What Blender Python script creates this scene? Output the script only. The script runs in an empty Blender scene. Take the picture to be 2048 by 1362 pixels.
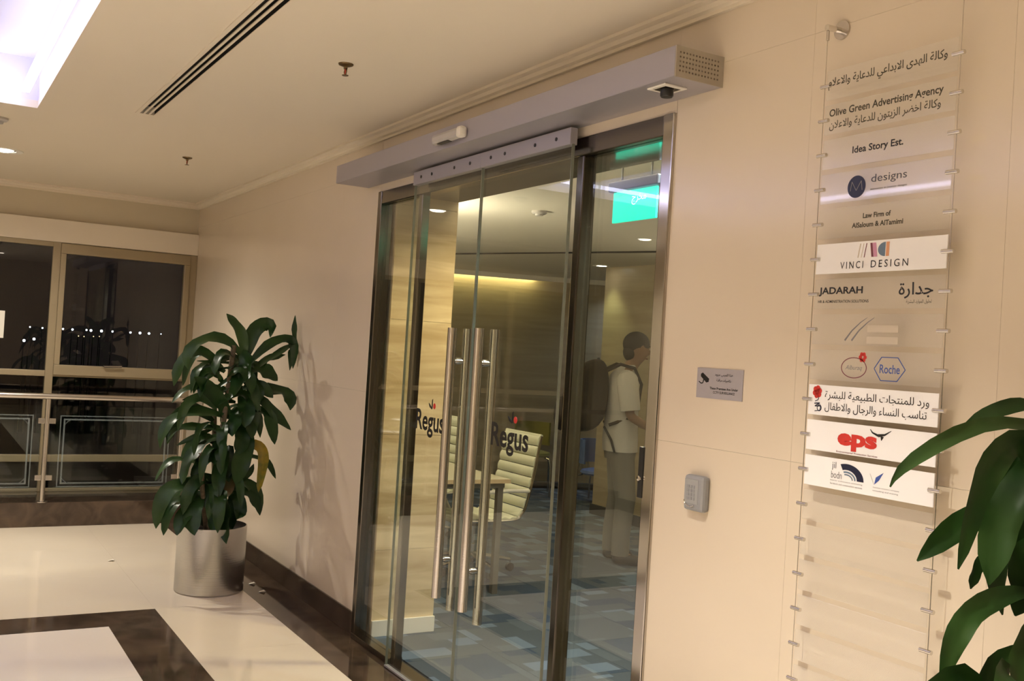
import bpy, math, random
from mathutils import Vector, Matrix

# ------------------------------------------------------------------ scene, camera, world, exposure
sc = bpy.context.scene
col = sc.collection
sc.view_settings.view_transform = 'Standard'
sc.view_settings.look = 'None'
sc.view_settings.gamma = 1
sc.view_settings.use_curve_mapping = False
sc.view_settings.exposure = 0.18
sc.cycles.max_bounces = 7; sc.cycles.diffuse_bounces = 4; sc.cycles.glossy_bounces = 3; sc.cycles.transparent_max_bounces = 14

CAM = Vector((8.55, -2.12, 1.55))
YAW, PITCH, ROLL, FPX = 0.533102725, 0.0136014834, 0.0614206718, 2029.0
fwd = Vector((-math.cos(YAW)*math.cos(PITCH), math.sin(YAW)*math.cos(PITCH), math.sin(PITCH)))
rr = fwd.cross(Vector((0, 0, 1))).normalized()
uu = rr.cross(fwd)
right = rr*math.cos(ROLL) + uu*math.sin(ROLL)
up = uu*math.cos(ROLL) - rr*math.sin(ROLL)
cd = bpy.data.cameras.new('camera'); cam = bpy.data.objects.new('camera', cd); col.objects.link(cam)
cd.sensor_width = 36; cd.lens = 36*FPX/2048; cd.clip_start = .05; cd.clip_end = 400
M = Matrix.Identity(4)
for i in range(3):
    M[i][0], M[i][1], M[i][2], M[i][3] = right[i], up[i], -fwd[i], CAM[i]
cam.matrix_world = M
sc.camera = cam

wd = bpy.data.worlds.new('world'); sc.world = wd; wd.use_nodes = True
wd.node_tree.nodes['Background'].inputs[0].default_value = (.011, .0085, .008, 1)
wd.node_tree.nodes['Background'].inputs[1].default_value = 1.0

WARM = (1.0, .93, .80); COOL = (.72, .71, 1.0)
COFFER_STRENGTH = 7.5
DOWNLIGHT_W = 190.0

def ray(x, y):
    return fwd + right*((x-1024)/FPX) - up*((y-681)/FPX)
def at(x, y, ax, v):
    d = ray(x, y); return CAM + d*((v-CAM[ax])/d[ax])

# ------------------------------------------------------------------ helpers
def setp(o, label=None, cat=None, group=None, kind=None):
    if label: o['label'] = label
    if cat: o['category'] = cat
    if group: o['group'] = group
    if kind: o['kind'] = kind
    return o
def empty(name, loc=(0, 0, 0), label=None, cat=None, group=None, kind=None):
    o = bpy.data.objects.new(name, None); col.objects.link(o); o.location = loc; o.empty_display_size = .1
    return setp(o, label, cat, group, kind)
def attach(o, parent):
    if parent is not None:
        o.parent = parent
        if parent.parent is None and parent.type == 'EMPTY':
            o.matrix_parent_inverse = Matrix.Translation(-Vector(parent.location))
class MB:
    def __init__(s): s.v = []; s.f = []
    def box(s, x0, x1, y0, y1, z0, z1):
        b = len(s.v)
        s.v += [(x, y, z) for z in (z0, z1) for y in (y0, y1) for x in (x0, x1)]
        s.f += [tuple(b+i for i in q) for q in ((0,2,3,1),(4,5,7,6),(0,1,5,4),(2,6,7,3),(0,4,6,2),(1,3,7,5))]
        return s
    def obox(s, c, ax, ay, az):
        """box from centre and three half-axis vectors"""
        b = len(s.v); c = Vector(c); ax, ay, az = Vector(ax), Vector(ay), Vector(az)
        s.v += [tuple(c+ax*i+ay*j+az*k) for k in (-1, 1) for j in (-1, 1) for i in (-1, 1)]
        s.f += [tuple(b+i for i in q) for q in ((0,2,3,1),(4,5,7,6),(0,1,5,4),(2,6,7,3),(0,4,6,2),(1,3,7,5))]
        return s
    def tube(s, pts, r, n=10, caps=True):
        pts = [Vector(p) for p in pts]; m = len(pts)
        rs = r if isinstance(r, (list, tuple)) else [r]*m
        ref = None; b = len(s.v)
        for i, p in enumerate(pts):
            t = (pts[min(i+1, m-1)]-pts[max(i-1, 0)]).normalized()
            if ref is None:
                ref = t.orthogonal().normalized()
            ref = (ref - t*ref.dot(t)).normalized(); bi = t.cross(ref)
            for k in range(n):
                a = 2*math.pi*k/n
                s.v.append(tuple(p + (ref*math.cos(a)+bi*math.sin(a))*rs[i]))
        for i in range(m-1):
            for k in range(n):
                k2 = (k+1) % n
                s.f.append((b+i*n+k, b+i*n+k2, b+(i+1)*n+k2, b+(i+1)*n+k))
        if caps:
            s.f.append(tuple(b+k for k in reversed(range(n)))); s.f.append(tuple(b+(m-1)*n+k for k in range(n)))
        return s
    def lathe(s, prof, c=(0, 0, 0), n=32, axis=2):
        b = len(s.v); c = Vector(c)
        for (r, h) in prof:
            for k in range(n):
                a = 2*math.pi*k/n
                p = [r*math.cos(a), r*math.sin(a), h]
                if axis == 1: p = [p[0], -p[2], p[1]]
                if axis == 0: p = [p[2], p[0], p[1]]
                s.v.append(tuple(c+Vector(p)))
        for i in range(len(prof)-1):
            for k in range(n):
                k2 = (k+1) % n
                s.f.append((b+i*n+k, b+i*n+k2, b+(i+1)*n+k2, b+(i+1)*n+k))
        s.f.append(tuple(b+k for k in reversed(range(n)))); s.f.append(tuple(b+(len(prof)-1)*n+k for k in range(n)))
        return s
    def prism(s, pts, y0, y1):
        """polygon in the XZ plane extruded along Y"""
        n = len(pts); b = len(s.v)
        s.v += [(p[0], y0, p[1]) for p in pts]+[(p[0], y1, p[1]) for p in pts]
        s.f.append(tuple(b+i for i in range(n))); s.f.append(tuple(b+n+i for i in reversed(range(n))))
        for i in range(n):
            j = (i+1) % n; s.f.append((b+i, b+n+i, b+n+j, b+j))
        return s
    def ball(s, c, r, n=12, m=8, sc3=(1, 1, 1)):
        prof = [(max(r*math.sin(math.pi*i/m), r*.01), -r*math.cos(math.pi*i/m)) for i in range(m+1)]
        b = len(s.v); s.lathe(prof, (0, 0, 0), n)
        for i in range(b, len(s.v)):
            v = s.v[i]; s.v[i] = (c[0]+v[0]*sc3[0], c[1]+v[1]*sc3[1], c[2]+v[2]*sc3[2])
        return s
    def mesh(s, name, smooth=False):
        me = bpy.data.meshes.new(name); me.from_pydata(s.v, [], s.f); me.validate(); me.update()
        if smooth:
            me.polygons.foreach_set('use_smooth', [True]*len(me.polygons))
            me.set_sharp_from_angle(angle=math.radians(38))
        return me
    def build(s, name, mat, parent=None, smooth=False, bevel=0, kind=None):
        me = s.mesh(name, smooth)
        if mat: me.materials.append(mat)
        o = bpy.data.objects.new(name, me); col.objects.link(o); attach(o, parent)
        if bevel:
            md = o.modifiers.new('bevel', 'BEVEL'); md.width = bevel; md.segments = 2; md.limit_method = 'ANGLE'
        if kind: o['kind'] = kind
        return o
def box(name, mat, x0, x1, y0, y1, z0, z1, parent=None, bevel=0, kind=None):
    return MB().box(x0, x1, y0, y1, z0, z1).build(name, mat, parent, bevel=bevel, kind=kind)
def link_copy(src, name, parent, loc):
    o = bpy.data.objects.new(name, src.data); col.objects.link(o); attach(o, parent)
    o.location = loc
    return o
def cells(x0, x1, y0, y1, holes):
    xs = sorted({x0, x1, *[v for h in holes for v in h[:2] if x0 < v < x1]})
    ys = sorted({y0, y1, *[v for h in holes for v in h[2:] if y0 < v < y1]})
    for a, b in zip(xs, xs[1:]):
        for c, d in zip(ys, ys[1:]):
            mx, my = (a+b)/2, (c+d)/2
            if not any(h[0] < mx < h[1] and h[2] < my < h[3] for h in holes):
                yield a, b, c, d

# ------------------------------------------------------------------ materials
def mat(name, c, rough=.5, metal=0, spec=.5, noise=None, bump=None, emit=None, estr=0, coat=0, aniso=0):
    """noise = (scale xyz, second colour, amount) ; bump = (scale xyz, strength)"""
    m = bpy.data.materials.new(name); m.use_nodes = True
    nt = m.node_tree; b = nt.nodes['Principled BSDF']
    b.inputs['Base Color'].default_value = (*c, 1); b.inputs['Roughness'].default_value = rough
    b.inputs['Metallic'].default_value = metal; b.inputs['Specular IOR Level'].default_value = spec
    b.inputs['Coat Weight'].default_value = coat
    if emit:
        b.inputs['Emission Color'].default_value = (*emit, 1); b.inputs['Emission Strength'].default_value = estr
    def ntex(scale, detail=5, dist=0):
        g = nt.nodes.new('ShaderNodeNewGeometry'); mp = nt.nodes.new('ShaderNodeMapping')
        mp.inputs['Scale'].default_value = scale; nt.links.new(g.outputs['Position'], mp.inputs['Vector'])
        t = nt.nodes.new('ShaderNodeTexNoise'); t.inputs['Scale'].default_value = 1; t.inputs['Detail'].default_value = detail
        t.inputs['Distortion'].default_value = dist
        nt.links.new(mp.outputs[0], t.inputs['Vector']); return t
    if noise:
        sc3, c2, amt = noise[:3]
        t = ntex(sc3, 6, noise[3] if len(noise) > 3 else 0)
        r = nt.nodes.new('ShaderNodeValToRGB')
        r.color_ramp.elements[0].position = .5-.5/ max(amt, .01)*.3; r.color_ramp.elements[1].position = .5+.5/max(amt, .01)*.3
        r.color_ramp.elements[0].color = (*c, 1); r.color_ramp.elements[1].color = (*c2, 1)
        nt.links.new(t.outputs['Fac'], r.inputs['Fac']); nt.links.new(r.outputs[0], b.inputs['Base Color'])
    if bump:
        t = ntex(bump[0]); bn = nt.nodes.new('ShaderNodeBump'); bn.inputs['Strength'].default_value = bump[1]
        bn.inputs['Distance'].default_value = .01
        nt.links.new(t.outputs['Fac'], bn.inputs['Height']); nt.links.new(bn.outputs[0], b.inputs['Normal'])
    return m
def brushed_round(m, amount):
    nt = m.node_tree; t = nt.nodes.new('ShaderNodeTangent'); t.direction_type = 'RADIAL'; t.axis = 'Z'
    b = nt.nodes['Principled BSDF']; b.inputs['Anisotropic'].default_value = amount; nt.links.new(t.outputs[0], b.inputs['Tangent'])
def glass_mat(name, tint, f0=.045, rough=0.0, frost=0.0, frost_col=(.8, .8, .8)):
    """sheet glass: straight-through transmission with Schlick reflection on both faces"""
    m = bpy.data.materials.new(name); m.use_nodes = True; nt = m.node_tree
    for n in list(nt.nodes): nt.nodes.remove(n)
    N = nt.nodes.new; out = N('ShaderNodeOutputMaterial'); tr = N('ShaderNodeBsdfTransparent'); gl = N('ShaderNodeBsdfGlossy'); mx = N('ShaderNodeMixShader')
    tr.inputs[0].default_value = (*tint, 1); gl.inputs['Roughness'].default_value = rough; gl.inputs[0].default_value = (1, 1, 1, 1)
    g = N('ShaderNodeNewGeometry'); dp = N('ShaderNodeVectorMath'); dp.operation = 'DOT_PRODUCT'
    nt.links.new(g.outputs['Incoming'], dp.inputs[0]); nt.links.new(g.outputs['Normal'], dp.inputs[1])
    def mth(op, a, bb):
        n = N('ShaderNodeMath'); n.operation = op
        for i, v in enumerate((a, bb)):
            if v is None: continue
            if isinstance(v, (int, float)): n.inputs[i].default_value = v
            else: nt.links.new(v, n.inputs[i])
        return n.outputs[0]
    ab = mth('ABSOLUTE', dp.outputs['Value'], None); om = mth('SUBTRACT', 1.0, ab); p5 = mth('POWER', om, 5.0)
    fr = mth('ADD', mth('MULTIPLY', p5, 1-f0), f0)
    src = tr.outputs[0]
    if frost:
        d = N('ShaderNodeBsdfDiffuse'); d.inputs[0].default_value = (*frost_col, 1); m2 = N('ShaderNodeMixShader'); m2.inputs[0].default_value = frost
        nt.links.new(tr.outputs[0], m2.inputs[1]); nt.links.new(d.outputs[0], m2.inputs[2]); src = m2.outputs[0]
    nt.links.new(fr, mx.inputs[0]); nt.links.new(src, mx.inputs[1]); nt.links.new(gl.outputs[0], mx.inputs[2])
    nt.links.new(mx.outputs[0], out.inputs['Surface'])
    return m
def emat(name, c, s):
    m = bpy.data.materials.new(name); m.use_nodes = True; nt = m.node_tree
    b = nt.nodes['Principled BSDF']; b.inputs['Base Color'].default_value = (*[v*.6 for v in c], 1)
    b.inputs['Emission Color'].default_value = (*c, 1); b.inputs['Emission Strength'].default_value = s
    return m

m_wall = mat('polished_beige_panel', (.70, .60, .475), .17, spec=.5, noise=((1.1, 1.1, 1.6), (.735, .635, .505), .8))
m_bar = mat('door_handle_steel', (.60, .56, .52), .20, 1, bump=((2, 2, 300), .03))
m_wallcore = mat('wall_core', (.42, .36, .28), .8)
m_upper = mat('painted_beige', (.62, .54, .40), .7)
m_ceil = mat('ceiling_paint', (.80, .715, .585), .75, noise=((1.5, 1.5, 1), (.82, .735, .605), .5))
m_cornice = mat('cornice_paint', (.80, .71, .58), .6)
m_cream = mat('polished_cream_slab', (.80, .70, .56), .035, spec=.5, noise=((2, 2, 2), (.84, .745, .61), .6))
m_creamin = mat('polished_pale_slab', (.90, .81, .73), .06, spec=.5, noise=((2, 2, 2), (.92, .84, .76), .6))
m_dark = mat('dark_brown_marble', (.046, .031, .022), .07, spec=.5, noise=((5, 5, 5), (.105, .07, .047), .9, 1.2))
m_grout = mat('grout', (.35, .29, .22), .8)
m_base = mat('dark_baseboard_stone', (.038, .026, .018), .16, noise=((6, 6, 6), (.075, .05, .035), .9, 1.0))
m_trav = mat('travertine', (.47, .335, .18), .3, spec=.5, noise=((1.2, 1.2, 11), (.74, .585, .37), .9, .8), bump=((2, 2, 30), .08))
m_travdark = mat('travertine_office', (.36, .29, .185), .35, noise=((1.0, 1.0, 12), (.46, .38, .25), .8, .5))
m_white = mat('white_paint', (.82, .78, .70), .4)
m_soffit = mat('glossy_brown_soffit', (.085, .068, .047), .13, spec=.6, bump=((9, 1.2, 1), .12))
m_steel = mat('brushed_steel', (.60, .56, .52), .24, 1, bump=((2, 2, 300), .03))
m_steelpot = mat('brushed_steel_pot', (.56, .55, .54), .27, 1, bump=((3, 3, 220), .04))
brushed_round(m_steelpot, .75)
m_chrome = mat('chrome', (.72, .69, .65), .08, 1)
m_jamb = mat('polished_jamb', (.50, .47, .44), .10, 1)
m_framedark = mat('dark_frame_metal', (.20, .18, .16), .18, 1)
m_postdark = mat('dark_post_metal', (.11, .10, .085), .16, 1)
m_alu = mat('anodised_aluminium', (.44, .42, .46), .42, .55)
m_aluend = mat('painted_end_cap', (.42, .37, .30), .55)
m_brass = mat('champagne_window_frame', (.36, .29, .185), .42, .35)
m_black = mat('black_plastic', (.012, .012, .012), .35)
m_hole = mat('dark_void', (.01, .009, .008), .9)
m_greyplastic = mat('grey_plastic', (.30, .30, .31), .42)
m_lightplastic = mat('light_grey_plastic', (.50, .47, .44), .45)
m_glass = glass_mat('door_glass', (.93, .955, .93), .05)
m_edge = mat('glass_edge', (.20, .21, .17), .12, spec=.7)
m_winglass = glass_mat('window_glass', (.80, .80, .80), .035)
m_railglass = glass_mat('rail_glass', (.90, .93, .92), .025)
m_etch = glass_mat('etched_lines', (.85, .88, .88), .03, .1, .16, (.5, .58, .60))
m_clear = glass_mat('clear_acrylic', (.985, .985, .98), .035, .03, .07, (.85, .84, .82))
m_whiteac = mat('white_acrylic', (.92, .90, .91), .06, spec=.5)
m_ink = mat('black_ink', (.012, .011, .011), .4)
m_inkgrey = mat('grey_ink', (.22, .21, .22), .5)
m_inkslate = mat('slate_ink', (.07, .07, .075), .5)
m_inkbrown = mat('dark_brown_ink', (.05, .042, .022), .5)
m_inknavy = mat('navy_ink', (.014, .018, .05), .3)
m_inkblue = mat('blue_ink', (.05, .10, .36), .4)
m_inkred = mat('red_ink', (.62, .04, .03), .4)
m_inkpale = mat('pale_ink', (.60, .52, .42), .5)
m_inkpink = mat('pink_ink', (.60, .28, .42), .5)
m_inksteel = mat('steel_blue_ink', (.14, .20, .28), .5)
m_inkorange = mat('orange_ink', (.70, .34, .18), .5)
m_inkmaroon = mat('maroon_ink', (.20, .05, .07), .5)
m_sticker = mat('grey_sticker', (.40, .37, .39), .4)
m_leaf = mat('green_leaf', (.009, .034, .007), .36, spec=.35, noise=((9, 9, 9), (.020, .060, .010), .8))
m_leaf2 = mat('light_green_leaf', (.018, .055, .012), .36, spec=.38, noise=((9, 9, 9), (.036, .085, .018), .8))
m_leafyellow = mat('yellowing_leaf', (.42, .26, .01), .45, noise=((16, 16, 16), (.10, .13, .015), .7))
m_leafbrown = mat('browning_leaf', (.17, .085, .015), .5, noise=((12, 12, 12), (.05, .07, .015), .7))
m_cane = mat('plant_cane', (.17, .13, .08), .8, noise=((30, 30, 60), (.10, .075, .045), .8))
m_soil = mat('soil', (.02, .014, .009), .95, bump=((60, 60, 60), .6))
m_table = mat('table_top', (.62, .57, .44), .3)
m_tabedge = mat('table_edge_wood', (.55, .40, .24), .4)
m_tableg = mat('table_leg_alu', (.30, .27, .23), .35, .7)
m_leather = mat('cream_leather', (.72, .72, .55), .45)
m_skirt = mat('dark_skirting', (.05, .05, .045), .5)
m_blue = mat('blue_fabric', (.10, .17, .42), .8)
m_bluedark = mat('navy_fabric', (.04, .055, .10), .8)
m_yellow = mat('olive_seat', (.28, .25, .07), .6)
m_green = emat('exit_green', (.0, .86, .57), 1.12)
m_exitwhite = emat('exit_white', (.75, 1, .92), 1.3)
m_led = emat('cool_led', COOL, COFFER_STRENGTH)
m_coffer = mat('coffer_paint', (.74, .73, .80), .6)
m_lamp = emat('warm_lamp', (1, .9, .76), 14)
m_cove = emat('cove_led', (1.0, .88, .42), 26)
m_street = emat('street_lamp_glow', (.72, .86, 1.0), 16)
m_streetdim = emat('street_lamp_dim', (1, .72, .4), 2.4)
m_night = mat('night_ground', (.012, .01, .009), 1)
m_skin = mat('skin', (.25, .145, .085), .5)
m_hair = mat('black_hair', (.016, .013, .01), .6)
m_shirt = mat('pale_shirt', (.52, .49, .45), .8, bump=((25, 25, 25), .25))
m_trouser = mat('grey_trousers', (.16, .15, .13), .85)
m_shoe = mat('black_shoe', (.012, .012, .012), .5)
m_pack = mat('dark_brown_backpack', (.02, .013, .008), .75)
m_petal = mat('pale_scrap', (.86, .80, .70), .6)

def carpet_mat():
    m = bpy.data.materials.new('patchwork_carpet'); m.use_nodes = True; nt = m.node_tree; b = nt.nodes['Principled BSDF']
    N = nt.nodes.new
    g = N('ShaderNodeNewGeometry'); mp = N('ShaderNodeMapping'); mp.inputs['Rotation'].default_value = (0, 0, 0)
    nt.links.new(g.outputs['Position'], mp.inputs['Vector'])
    br = N('ShaderNodeTexBrick'); br.inputs['Scale'].default_value = 1; br.inputs['Mortar Size'].default_value = 0
    br.inputs['Brick Width'].default_value = .21; br.inputs['Row Height'].default_value = .105; br.offset = .37; br.squash = 1.6; br.squash_frequency = 3
    br.inputs['Color1'].default_value = (0, 0, 0, 1); br.inputs['Color2'].default_value = (1, 1, 1, 1)
    nt.links.new(mp.outputs[0], br.inputs['Vector'])
    r = N('ShaderNodeValToRGB'); r.color_ramp.interpolation = 'CONSTANT'
    cs = [(.045, .07, .11), (.13, .175, .24), (.075, .095, .12), (.165, .20, .245), (.095, .12, .15), (.06, .095, .15)]
    for i, c in enumerate(cs):
        e = r.color_ramp.elements[i] if i < 2 else r.color_ramp.elements.new(.5)
        e.position = (0, .2, .36, .52, .68, .84)[i]; e.color = (*c, 1)
    mp2 = N('ShaderNodeMapping'); mp2.inputs['Rotation'].default_value = (0, 0, math.pi/2); mp2.inputs['Location'].default_value = (.03, .04, 0)
    nt.links.new(g.outputs['Position'], mp2.inputs['Vector'])
    b2 = N('ShaderNodeTexBrick'); b2.inputs['Scale'].default_value = 1; b2.inputs['Mortar Size'].default_value = 0
    b2.inputs['Brick Width'].default_value = .17; b2.inputs['Row Height'].default_value = .125; b2.offset = .45
    b2.inputs['Color1'].default_value = (0, 0, 0, 1); b2.inputs['Color2'].default_value = (1, 1, 1, 1); nt.links.new(mp2.outputs[0], b2.inputs['Vector'])
    mp3 = N('ShaderNodeMapping'); mp3.inputs['Location'].default_value = (0, -.075, .1); nt.links.new(g.outputs['Position'], mp3.inputs['Vector'])
    ck = N('ShaderNodeTexChecker'); ck.inputs['Scale'].default_value = 2; nt.links.new(mp3.outputs[0], ck.inputs['Vector'])
    mxc = N('ShaderNodeMixRGB'); nt.links.new(ck.outputs['Fac'], mxc.inputs[0]); nt.links.new(br.outputs['Color'], mxc.inputs[1]); nt.links.new(b2.outputs['Color'], mxc.inputs[2])
    nt.links.new(mxc.outputs[0], r.inputs['Fac']); nt.links.new(r.outputs[0], b.inputs['Base Color'])
    n = N('ShaderNodeTexNoise'); n.inputs['Scale'].default_value = 260; nt.links.new(g.outputs['Position'], n.inputs['Vector'])
    bn = N('ShaderNodeBump'); bn.inputs['Strength'].default_value = .4; bn.inputs['Distance'].default_value = .004
    nt.links.new(n.outputs['Fac'], bn.inputs['Height']); nt.links.new(bn.outputs[0], b.inputs['Normal'])
    b.inputs['Roughness'].default_value = .95; b.inputs['Specular IOR Level'].default_value = .1
    return m
m_carpet = carpet_mat()

# ------------------------------------------------------------------ lettering
def arabic(s):
    L = '\u0621\u0622\u0623\u0624\u0625\u0626\u0627\u0628\u0629\u062a\u062b\u062c\u062d\u062e\u062f\u0630\u0631\u0632\u0633\u0634\u0635\u0636\u0637\u0638\u0639\u063a\u0641\u0642\u0643\u0644\u0645\u0646\u0647\u0648\u0649\u064a'
    cnt = '122224242444442222444444444444444224'
    T = {}; c = 0xFE80
    for l, n in zip(L, cnt): T[l] = (c, int(n)); c += int(n)
    out = []; i = 0; prev = False
    while i < len(s):
        ch = s[i]
        if ch not in T: out.append(ch); prev = False; i += 1; continue
        if ch == '\u0644' and i+1 < len(s) and s[i+1] in '\u0622\u0623\u0625\u0627':
            b = {'\u0622': 0xFEF5, '\u0623': 0xFEF7, '\u0625': 0xFEF9, '\u0627': 0xFEFB}[s[i+1]]
            out.append(chr(b+(1 if prev else 0))); prev = False; i += 2; continue
        b, n = T[ch]; nxt = i+1 < len(s) and s[i+1] in T and T[s[i+1]][1] > 1
        if n == 1: f = 0
        elif n == 2: f = 1 if prev else 0
        else: f = (3 if nxt else 1) if prev else (2 if nxt else 0)
        out.append(chr(b+f)); prev = (n == 4); i += 1
    return ''.join(reversed(out))
def text(name, body, m, parent, xc, y, zc, width=None, height=None, bold=0, shear=0, depth=.0006, spacing=1.0, tf=None):
    """flat lettering facing -Y, centred on xc, zc and fitted to width and/or height"""
    cu = bpy.data.curves.new('lettering', 'FONT'); cu.body = body; cu.size = 1; cu.offset = bold; cu.shear = shear; cu.space_character = spacing
    cu.resolution_u = 3
    o = bpy.data.objects.new('lettering', cu); col.objects.link(o)
    dg = bpy.context.evaluated_depsgraph_get(); me = bpy.data.meshes.new_from_object(o.evaluated_get(dg))
    bpy.data.objects.remove(o); bpy.data.curves.remove(cu)
    vs = [v.co.copy() for v in me.vertices]
    x0 = min(v.x for v in vs); x1 = max(v.x for v in vs); y0 = min(v.y for v in vs); y1 = max(v.y for v in vs)
    sx = width/(x1-x0) if width else None; sy = height/(y1-y0) if height else None
    sx = sx or sy; sy = sy or sx
    for v in me.vertices:
        p = Vector((xc+(v.co.x-(x0+x1)/2)*sx, y-depth, zc+(v.co.y-(y0+y1)/2)*sy))
        v.co = tf(p) if tf else p
    me.materials.clear(); me.materials.append(m); me.name = name
    ob = bpy.data.objects.new(name, me); col.objects.link(ob); attach(ob, parent)
    return ob

# ------------------------------------------------------------------ STRUCTURE: corridor floor
ZC = 2.705                      # corridor ceiling
X0, X1, YF = -0.58, 10.6, -4.3  # window wall, end wall, far side
floor = box('floor', m_grout, X0, X1, YF, .05, -.06, -.004, kind='structure')
def slabs(name, m, x0, x1, y0, y1, sx, sy, g=.0003):
    nx = max(1, round((x1-x0)/sx)); ny = max(1, round((y1-y0)/sy)); w = (x1-x0)/nx; h = (y1-y0)/ny
    src = MB().box(g, w-g, g, h-g, -.004, 0).mesh(name); src.materials.append(m)
    for i in range(nx):
        for j in range(ny):
            o = bpy.data.objects.new(name, src); col.objects.link(o); o.parent = floor; o.location = (x0+i*w, y0+j*h, 0)
BX0, BX1, BY0, BY1 = 2.65, 2.94, -.857, -1.147
slabs('dark_floor_slab', m_dark, 0, X1, -.28, 0, .75, .28)
slabs('cream_floor_slab', m_cream, 0, X1, BY0, -.28, .85, .577)
slabs('cream_floor_slab', m_cream, 0, BX0, YF, BY0, .88, .86)
slabs('dark_floor_slab', m_dark, BX0, X1, BY1, BY0, .75, .29)
slabs('dark_floor_slab', m_dark, BX0, BX1, -3.55, BY1, .29, .8)
slabs('dark_floor_slab', m_dark, BX0, X1, -3.84, -3.55, .75, .29)
slabs('pale_floor_slab', m_creamin, BX1, X1, -3.55, BY1, .85, .8)
slabs('cream_floor_slab', m_cream, BX0, X1, YF, -3.84, .88, .46)

# door wall ---------------------------------------------------------------
DX0, DX1, DZ, TH = 3.47, 5.935, 2.378, .44
w = MB()
for a, b, c, d in cells(X0-.05, X1, 0, 2.9, [(DX0, DX1, -1, DZ)]): w.box(a, b, .016, TH, c, d)
wall_right = w.build('wall_right', m_wallcore, kind='structure')
xj = [X0-.05, .52, 1.72, 2.92, DX0, DX1, 6.52, 7.13, 8.33, 9.53, X1]
zj = [.0, 1.30, 2.497, 2.9]
for a, b in zip(xj, xj[1:]):
    for c, d in zip(zj, zj[1:]):
        if a >= DX0-.001 and b <= DX1+.001:
            if c < 2.4: continue
        g = .00028
        box('wall_panel', m_wall, a+g, b-g, 0, .016, c+g, d-g, wall_right)
# strip above the doors
box('wall_panel', m_wall, DX0+.001, DX1-.001, 0, .016, DZ, 2.497, wall_right)
MB().box(0.0, DX0-.004, -.012, 0, 0, .121).build('baseboard_right', m_base, kind='structure', bevel=.002)
MB().box(DX1+.004, X1, -.012, 0, 0, .121).build('baseboard_near', m_base, kind='structure', bevel=.002)
# reveal, soffit
reveal = box('wall_reveal', m_wallcore, DX0, 3.515, .075, TH, 0, DZ, kind='structure')
zs = [0, .46, 1.08, 1.70, 2.32, DZ]
for a, b in zip(zs, zs[1:]):
    box('stone_slab', m_trav, 3.515, 3.535, .075, TH+.002, a+.0008, b-.0008, reveal)
box('baseboard_reveal', m_white, 3.535, 3.55, .075, TH+.006, 0, .085, kind='structure', bevel=.002)
box('wall_reveal_near', m_travdark, DX1-.03, DX1, .075, TH, 0, DZ, kind='structure')
box('ceiling_soffit', m_soffit, 3.535, DX1-.03, .075, TH, DZ-.006, DZ+.01, kind='structure')

# window wall ----------------------------------------------------------------
box('wall_back', m_upper, X0-.25, X0-.03, YF, 0, 2.43, 2.95, kind='structure')
box('trim_lintel', m_cornice, X0-.25, X0+.015, YF, 0, 2.245, 2.43, kind='structure', bevel=.003)
curb = box('trim_curb', m_dark, X0-.25, 0.0, YF, 0, -.06, .186, kind='structure', bevel=.003)
win = empty('window_1', (X0, -1.2, .186), kind='structure')
xw0, xw1 = X0-.06, X0+.0
def frame_bar(name, y0, y1, z0, z1, p=win, dx=0, m=m_brass): return box(name, m, xw0-dx, xw1+dx, y0, y1, z0, z1, p, bevel=.003)
muls = [-.03, -1.135, -2.24, -3.345, -4.27]
for yv in muls: frame_bar('mullion', yv-.03, yv+.03, .186, 2.245, dx=.006)
for a, b in zip(muls[1:], muls):
    frame_bar('head_bar', a+.03, b-.03, 2.205, 2.245)
    frame_bar('transom', a+.03, b-.03, 1.135, 1.183)
    frame_bar('low_transom', a+.03, b-.03, .43, .488)
    frame_bar('bottom_bar', a+.03, b-.03, .186, .21)
    zz = [(.21, .43), (.488, 1.135), (1.183, 2.205)]
    for k, (c, d) in enumerate(zz):
        if k == 2 and b == muls[0]: continue
        box('window_pane', m_winglass, X0-.036, X0-.028, a+.03, b-.03, c, d, win)
sash = MB()
for (y0, y1, z0, z1) in ((-1.105, -.06, 1.15, 1.235), (-1.105, -.06, 2.155, 2.238), (-1.105, -1.062, 1.235, 2.155), (-.108, -.06, 1.235, 2.155)):
    sash.box(X0-.05, X0+.022, y0, y1, z0, z1)
so = sash.build('sash', m_brass, win, bevel=.004)
box('window_pane', m_winglass, X0-.03, X0-.022, -1.062, -.108, 1.235, 2.155, so)
hd = MB().tube([(X0+.022, -.72, 1.235), (X0+.055, -.72, 1.235), (X0+.055, -.58, 1.24)], .009, 8).build('sash_handle', m_steel, so, smooth=True)

# ceiling, coffer, cornice --------------------------------------------------------
CX0, CX1, CY0, CY1 = 2.58, 6.3, -3.35, -1.62
SX0, SX1, SY0, SY1 = 2.91, 7.4, -1.162, -1.082
DL = [(.96, -1.667), (.96, -3.7), (6.3, -3.75), (7.8, -3.6), (8.9, -.95), (9.6, -2.9), (7.75, -1.75), (6.75, -1.30)]
holes = [(CX0, CX1, CY0, CY1), (SX0, SX1, SY0, SY1)] + [(x-.075, x+.075, y-.075, y+.075) for x, y in DL]
cl = MB()
for a, b, c, d in cells(X0-.03, X1, YF, 0, holes): cl.box(a, b, c, d, ZC, ZC+.04)
cl.build('ceiling', m_ceil, kind='structure')
cof = empty('ceiling_coffer', ((CX0+CX1)/2, (CY0+CY1)/2, ZC), kind='structure')
CH = .26
box('coffer_top', m_coffer, CX0-.1, CX1+.1, CY0-.1, CY1+.1, ZC+CH, ZC+CH+.02, cof)
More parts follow.
